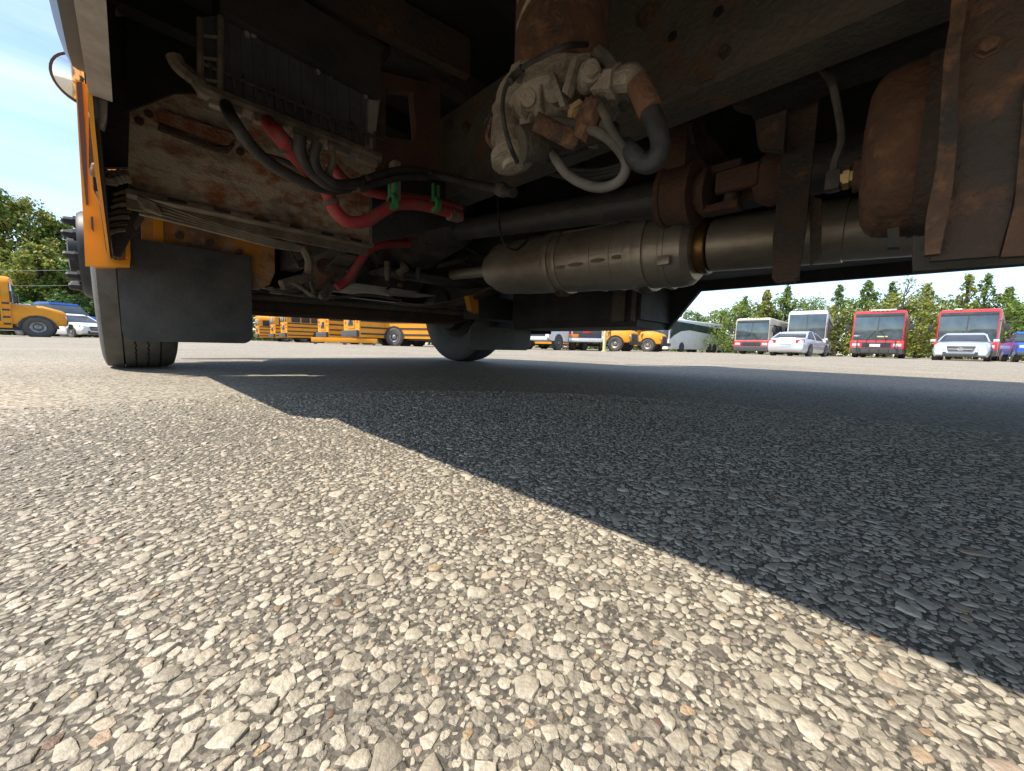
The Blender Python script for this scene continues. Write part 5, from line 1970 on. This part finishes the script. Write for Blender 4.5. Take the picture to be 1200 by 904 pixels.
def pickup(label, paint, gate, L=5.8, group=None):
    root = thing('pickup_truck', label, 'pickup truck', group=group)
    h = L / 2
    W = 2.0
    w = W / 2
    mb = MB()
    poly = [(-h, .62), (-h, 1.28), (-.75, 1.28), (-.75, 1.32), (1.05, 1.32), (1.15, 1.26), (h - .1, 1.16), (h, 1.05), (h, .55), (h - .3, .45), (-h + .3, .5)]
    mb.profile(poly, lambda y, z: w * (1 if z < 1.0 else 0.97))
    mb.build('body', paint, root, bevel=.04)
    mb = MB()
    poly = [(-.72, 1.29), (-.62, 1.86), (-.3, 1.92), (.55, 1.92), (1.3, 1.3)]
    mb.profile(poly, lambda y, z: w * (.93 if z < 1.4 else .80))
    mb.build('cab_glass', GLASS, root, bevel=.03)
    mb = MB()
    poly = [(-.66, 1.80), (-.58, 1.90), (-.3, 1.95), (.55, 1.95), (.66, 1.84), (.5, 1.82)]
    mb.profile(poly, lambda y, z: w * .815)
    mb.build('cab_roof', paint, root, bevel=.02)
    mb = MB()
    mb.bb((-w * .80, -h - .03, .72), (w * .80, -h + .03, 1.27), .02)
    tgate = mb.build('tailgate', gate, root)
    mb = MB()
    mb.bb((-.22, -h - .045, .98), (.22, -h - .028, 1.08), .004)
    mb.build('emblem', LAMPR, tgate)
    for s in (-1, 1):
        mb = MB()
        mb.bb((s * w * .86, -h - .02, .84), (s * w * .985, -h + .08, 1.2), .02)
        mb.build('tail_lamp', LAMPR, root)
        mb = MB()
        mb.bb((s * w * .60, h - .1, .86), (s * w * .94, h + .02, 1.04), .03)
        mb.build('headlight', LAMPW, root)
        mb = MB()
        mb.bb((s * w, .75, 1.28), (s * (w + .22), .9, 1.48), .03)
        mb.build('side_mirror', CHARC, root)
        for y in (-1.75, 1.85):
            dark_disc(root, s * (w + .002), y, .40, s)
            veh_wheel(root, s * (w - .11), y, .40, .26, s)
            arch(root, s * (w - .005), y, .40, s)
    mb = MB()
    mb.bb((-w * .98, -h - .16, .50), (w * .98, -h - .035, .70), .03)
    mb.build('rear_bumper', LAMPW, root)
    mb = MB()
    mb.bb((-w * .98, h + .005, .42), (w * .98, h + .12, .64), .04)
    mb.build('front_bumper', CHARC, root)
    mb = MB()
    mb.bb((-w * .55, h + .0, .74), (w * .55, h + .035, 1.04), .02)
    mb.build('grille', CHARC, root)
    return root


GATE = mat('dark_tailgate', (0.03, 0.032, 0.045), 0.35, c2=(0.05, 0.05, 0.06), scale=5)
hx, hy = 0.55, 0.83
pk = pickup('white pickup with black tailgate, nearest the far stepwell, rear wheel showing', WHITE, GATE, group='white pickups parked side by side')
pk.location = back_at(gp(623, 20.0), hx, hy, 2.9)
pk.rotation_euler = (0, 0, face_rz(hx, hy))
hx, hy = 0.2, 0.98
pk2 = dup(pk, back_at(gp(687, 21.3), hx, hy, 2.9), face_rz(hx, hy), 'white pickup with dark tailgate and amber plate beside the yellow post', 'white pickups parked side by side')
mb = MB()
mb.bb((-.98, -2.96, .74), (-.45, -2.93, .92), .004)
mb.build('amber_plate', LAMPO, pk2)
pkb = pickup('bright blue pickup at the right edge, beside the silver car', BLUE, BLUE)
place(pkb, 1211, 19.5, -8)
pkb.scale = (0.88, 0.88, 0.80)
pkc = pickup('blue pickup roof showing behind the nose of the far left bus', BLUE, BLUE)
pkc.location = gp(70, 30.0)
pkc.rotation_euler = (0, 0, face_rz(0.85, -0.1))
pkc.scale = (1.1, 1.1, 1.35)
car_w = sedan('white car with sloping windscreen beside the near front tyre', WHITE, 4.4, 1.82, 1.5)
car_w.location = gp(88, 24.5)
car_w.rotation_euler = (0, 0, face_rz(0.85, -0.2))
van = thing('delivery_van', 'white van with rounded roof behind the far left bus hood', 'van', gp(40, 33.0), face_rz(0.8, 0.2))
mb = MB()
mb.profile([(-2.9, .4), (-2.9, 2.55), (-2.6, 2.7), (1.0, 2.68), (1.6, 2.45), (2.2, 1.55), (2.9, 1.25), (3.0, .9), (2.95, .4)], lambda y, z: 1.0 if z < 1.5 else 0.93)
mb.build('body', WHITE, van, bevel=.08)
mb = MB()
mb.slab([(-.85, 1.66, 2.38), (.85, 1.66, 2.38), (.9, 2.22, 1.58), (-.9, 2.22, 1.58)], (0, .05, .02))
mb.build('windshield', GLASS, van)
for s in (-1, 1):
    mb = MB()
    mb.slab([(s * .99, .6, 1.55), (s * .97, .6, 2.2), (s * .97, 1.35, 2.2), (s * .99, 1.85, 1.55)], (s * .02, 0, 0))
    mb.build('side_window', GLASS, van)
    for y in (-1.8, 1.9):
        veh_wheel(van, s * .9, y, .36, .24, s)
# bollard
post = thing('yellow_post', 'pale yellow guard post standing before the school bus noses', 'bollard', gp(708, 20.5))
mb = MB()
mb.lathe((0, 0, 0), (0, 0, 1), [(0, .085), (1.02, .085), (1.07, .07), (1.10, .03), (1.102, 0)], 18)
mb.build('post', POSTY, post)
mb = MB()
mb.lathe((0, 0, 0.0), (0, 0, 1), [(0, .16), (.03, .16), (.04, .09)], 18)
mb.build('base_collar', POSTY, post)
bar = thing('barrier_rail', 'low yellow steel rail on the ground before the school bus tails', 'barrier', gp(404, 20.2), face_rz(-0.10, 1))
mb = MB()
mb.bb((-1.7, -0.05, 0.12), (1.7, 0.05, 0.36), 0.02)
mb.build('beam', YELLOW, bar)
for x in (-1.5, 0.0, 1.5):
    mb = MB()
    mb.bb((x - 0.08, -0.04, 0.0), (x + 0.08, 0.04, 0.12))
    mb.build('foot', CHARC, bar)
lad = thing('step_ladder', 'black rung ladder leaning by the yellow post', 'ladder', gp(711.5, 23.5))
for s in (-.16, .16):
    mb = MB()
    mb.bb((s - .02, -.03, 0), (s + .02, .03, 1.35))
    mb.build('rail', CHARC, lad)
for k in range(5):
    mb = MB()
    mb.bb((-.14, -.025, .15 + k * .25), (.14, .025, .19 + k * .25))
    mb.build('rung', STEEL, lad)


# ------------------------------------------------------------------ trees
def crown_mesh(name, rng, clumps, leaf, per, m):
    """many small leaf faces gathered in clumps; clumps = (centre, radius)"""
    vs, fs = [], []
    for (c, r) in clumps:
        for _ in range(per):
            d = Vector((rng.gauss(0, 1), rng.gauss(0, 1), rng.gauss(0, 1)))
            d.normalize()
            p = Vector(c) + d * r * rng.random() ** 0.45
            nrm = (d + Vector((rng.gauss(0, .7), rng.gauss(0, .7), rng.gauss(0.3, .7)))).normalized()
            t = nrm.orthogonal().normalized()
            t = (Matrix.Rotation(rng.uniform(0, 2 * PI), 3, nrm) @ t)
            b = nrm.cross(t)
            s = leaf * rng.uniform(.55, 1.25)
            k = len(vs)
            vs += [p + t * s, p + b * s * .5, p - t * s * .9, p - b * s * .55]
            fs.append((k, k + 1, k + 2, k + 3))
    me = bpy.data.meshes.new(name)
    me.from_pydata([tuple(v) for v in vs], [], fs)
    me.materials.append(m)
    return me


def tree(kind, label, loc, h, rng, m, shape, group=None, leaf=0.17, per=60, rz=0.0):
    root = thing(kind, label, 'tree' if 'shrub' not in kind else 'shrub', loc, rz, group)
    mb = MB()
    tr = 0.018 * h + 0.05
    top = 0.9 * h
    bend = [(rng.uniform(-.02, .02) * h, rng.uniform(-.02, .02) * h) for _ in range(5)]
    pts = [(0, 0, -0.05)] + [(bend[i][0] * i / 4, bend[i][1] * i / 4, top * (i + 1) / 5) for i in range(5)]
    mb.tube(pts, tr, 7, 3, 0, tr * .15)
    limbs, clumps = [], []
    n = shape['n']
    for i in range(n):
        f = (i + rng.random()) / n
        z = h * (shape['lo'] + (1 - shape['lo']) * f)
        rad = h * shape['r'](f)
        a = rng.uniform(0, 2 * PI)
        rr = rad * rng.uniform(.35, 1.0)
        c = (rr * math.cos(a), rr * math.sin(a), z)
        clumps.append((c, h * shape['c'] * rng.uniform(.6, 1.2)))
        if i % 2 == 0:
            limbs.append(c)
    trunk = mb.build('trunk', BARK, root)
    mb = MB()
    for c in limbs:
        z0 = max(0.15 * h, c[2] - 0.12 * h - 0.3 * math.hypot(c[0], c[1]))
        mb.tube([(0, 0, min(z0, top)), (c[0] * .5, c[1] * .5, (z0 + c[2]) / 2 + .02 * h), c], tr * .30, 5, 2, 0, tr * .06)
    mb.build('limbs', BARK, root)
    me = crown_mesh('crown', rng, clumps, leaf, per, m)
    o = bpy.data.objects.new('crown', me)
    col.objects.link(o)
    o.parent = root
    return root


ROUND = dict(n=80, lo=.16, r=lambda f: .34 * math.sin(PI * (0.12 + 0.86 * f)) ** .7, c=.085)
SLIM = dict(n=120, lo=.10, r=lambda f: .21 * (1 - f) ** .75 + .010, c=.030)
CONE = dict(n=150, lo=.08, r=lambda f: .31 * (1 - f) ** .85 + .010, c=.034)
BUSH = dict(n=42, lo=.08, r=lambda f: .62 * math.sin(PI * (0.2 + 0.75 * f)) ** .8, c=.17)
rng = random.Random(21)
G1 = 'trees along the right edge of the yard'
right = [  # photo column, photo height of the top, depth, kind, shape, material, label
    (868, 350, 45, 'conifer_tree', SLIM, LEAF_M, 'slim pointed tree above the left end of the beige bus roof'),
    (893, 343, 44, 'conifer_tree', CONE, LEAF_Y, 'yellowish pointed tree above the middle of the beige bus'),
    (916, 339, 46, 'conifer_tree', CONE, LEAF_M, 'pointed green tree between the beige bus and the tall coach'),
    (975, 337, 45, 'slim_tree', SLIM, LEAF_M, 'thin see-through tree just right of the tall white coach'),
    (1008, 333, 43, 'slim_tree', CONE, LEAF_M, 'pointed tree rising above the first red bus'),
    (1036, 334, 44, 'slim_tree', SLIM, LEAF_D, 'thin dark tree above the right end of the first red bus'),
    (1052, 330, 42, 'broad_tree', dict(ROUND, n=48), LEAF_Y, 'yellowish spreading tree between the two red buses'),
    (1076, 336, 44, 'slim_tree', CONE, LEAF_Y, 'yellow-green pointed tree just left of the second red bus'),
    (1122, 325, 42, 'slim_tree', SLIM, LEAF_Y, 'tall thin tree above the second red bus, left of a pair'),
    (1143, 325, 42, 'slim_tree', SLIM, LEAF_M, 'tall thin tree above the second red bus, right of a pair'),
    (1170, 340, 43, 'slim_tree', CONE, LEAF_M, 'pointed tree above the right end of the second red bus'),
    (1200, 342, 43, 'slim_tree', CONE, LEAF_M, 'pointed tree above the blue pickup at the right edge'),
    (1250, 335, 43, 'slim_tree', CONE, LEAF_Y, 'pointed tree beyond the blue pickup just outside the frame'),
    (842, 366, 50, 'broad_tree', ROUND, LEAF_M, 'rounded tree above the rear roof of the side-on white coach'),
    (815, 368, 52, 'broad_tree', ROUND, LEAF_M, 'rounded tree above the middle of the side-on white coach'),
    (950, 350, 52, 'broad_tree', dict(ROUND, n=50), LEAF_M, 'broad tree showing above the roof of the tall white coach'),
]


def horizon(x):
    return 391 + 0.0257 * x


for (px, py, Z, kind, shp, m, lab) in right:
    ht = (horizon(px) - py) / FPX * Z + CAM_H
    tree(kind, lab, gp(px, Z), ht, rng, m, shp, G1, leaf=0.14, per=20)
# undergrowth between the trunks
G2 = 'shrubs between the parked buses'
shr = [(800, 56, 4.6, LEAF_M, 'rounded shrub behind the side-on white coach'), (834, 56, 5.4, LEAF_Y, 'yellowish shrub behind the tail of the side-on white coach'),
       (868, 47, 5.0, LEAF_Y, 'yellow-green shrub between the side-on coach and the beige bus'), (862, 43, 5.0, LEAF_M, 'green shrub behind the left side of the beige bus'),
       (890, 46, 5.2, LEAF_M, 'green shrub behind the beige bus roof'), (912, 46, 5.5, LEAF_M, 'green shrub in the gap beside the tall white coach'),
       (945, 48, 6.3, LEAF_M, 'tall shrub behind the tall white coach'), (978, 42, 4.8, LEAF_Y, 'yellow shrub in the gap left of the first red bus'),
       (1000, 43, 5.2, LEAF_M, 'green shrub behind the left half of the first red bus'), (1028, 44, 5.6, LEAF_D, 'dark shrub behind the right half of the first red bus'),
       (1050, 40, 5.4, LEAF_Y, 'yellow-green shrub filling the left of the gap between the red buses'), (1072, 39, 5.0, LEAF_Y, 'yellow-green shrub filling the right of the gap between the red buses'),
       (1096, 42, 5.4, LEAF_M, 'green shrub behind the left half of the second red bus'), (1126, 43, 5.6, LEAF_M, 'green shrub behind the middle of the second red bus'),
       (1158, 42, 5.3, LEAF_M, 'green shrub behind the right half of the second red bus'), (1180, 38, 4.8, LEAF_M, 'green shrub behind the silver car and the blue pickup'),
       (1204, 38, 5.0, LEAF_M, 'green shrub behind the blue pickup at the right edge'), (1240, 38, 5.0, LEAF_Y, 'yellow-green shrub outside the frame beyond the blue pickup')]
for (px, Z, ht, m, lab) in shr:
    tree('leafy_shrub', lab, gp(px, Z), ht * rng.uniform(1.0, 1.3), rng, m, dict(BUSH, n=64, c=.12), G2, leaf=0.15, per=46)
# left wood
G3 = 'trees behind the far left bus'
left = [(8, 236, 42, ROUND, LEAF_M, 'tallest tree at the left edge of the picture'), (46, 247, 44, ROUND, LEAF_Y, 'tall yellow-green tree next to the tallest left edge tree'),
        (80, 268, 46, ROUND, LEAF_M, 'green tree partly behind the lug nuts of the near wheel'), (-40, 240, 44, ROUND, LEAF_D, 'dark tree outside the left edge of the picture'),
        (10, 300, 37, ROUND, LEAF_Y, 'lower light green tree above the far left bus roof'), (52, 296, 36, ROUND, LEAF_Y, 'lower yellowish tree right of the far left bus windscreen'),
        (86, 312, 37, ROUND, LEAF_M, 'low green tree just left of the near front tyre'), (118, 290, 46, ROUND, LEAF_M, 'green tree hidden mostly by the near front tyre'),
        (-30, 300, 37, ROUND, LEAF_M, 'low tree outside the left edge beside the yellow bus')]
for (px, py, Z, shp, m, lab) in left:
    ht = (horizon(px) - py) / FPX * Z + CAM_H
    tree('broad_tree', lab, gp(px, Z), ht, rng, m, shp, G3, leaf=0.23, per=110)
for (px, Z, ht, lab) in ((20, 34, 3.6, 'dark shrub behind the far left bus'), (62, 33, 3.2, 'dark shrub behind the blue pickup roof'), (100, 36, 3.4, 'dark shrub behind the white car')):
    tree('leafy_shrub', lab, gp(px, Z), ht, rng, LEAF_D, BUSH, G3, leaf=0.2, per=70)
# trees closing the gap under the bus
for (px, Z, ht, lab) in ((330, 62, 9, 'tree behind the far end of the school bus row'), (430, 60, 9, 'tree behind the short school bus'), (560, 60, 9, 'tree behind the far front tyre'), (660, 58, 8, 'tree behind the white pickups'), (745, 56, 8, 'tree behind the school bus noses')):
    tree('broad_tree', lab, gp(px, Z), ht, rng, LEAF_M, dict(ROUND, n=40, lo=.05), 'trees behind the school buses', leaf=0.3, per=60)
# far wood beyond everything: one mass
clumps = []
for k in range(620):
    px = rng.uniform(-250, 1500)
    Z = rng.uniform(60, 75)
    p = gp(px, Z)
    clumps.append(((p.x, p.y, rng.uniform(0.0, 4.5) if k % 2 else rng.uniform(0.0, 1.2)), rng.uniform(.9, 1.7)))
me = crown_mesh('far_wood', rng, clumps, 0.36, 60, LEAF_D)
o = bpy.data.objects.new('far_wood', me)
col.objects.link(o)
tag(o, 'dark distant wood closing the far side of the yard', kind='stuff')
# overhead wires in front of the left wood
for (ya, yb, lab) in ((317, 320, 'upper overhead wire crossing the trees at the left'), (333, 337, 'lower overhead wire crossing the trees at the left')):
    Z = 33.0
    def at(px, py):
        return Vector(((px - 600) / FPX * Z, Z, (horizon(px) - py) / FPX * Z + CAM_H))
    mb = MB()
    mb.tube([at(-260, ya - 6), at(-80, ya), at(40, yb), at(200, yb - 3)], 0.012, 5, 4)
    tag(mb.build('overhead_wire', STEEL), lab, 'wire', 'overhead wires')
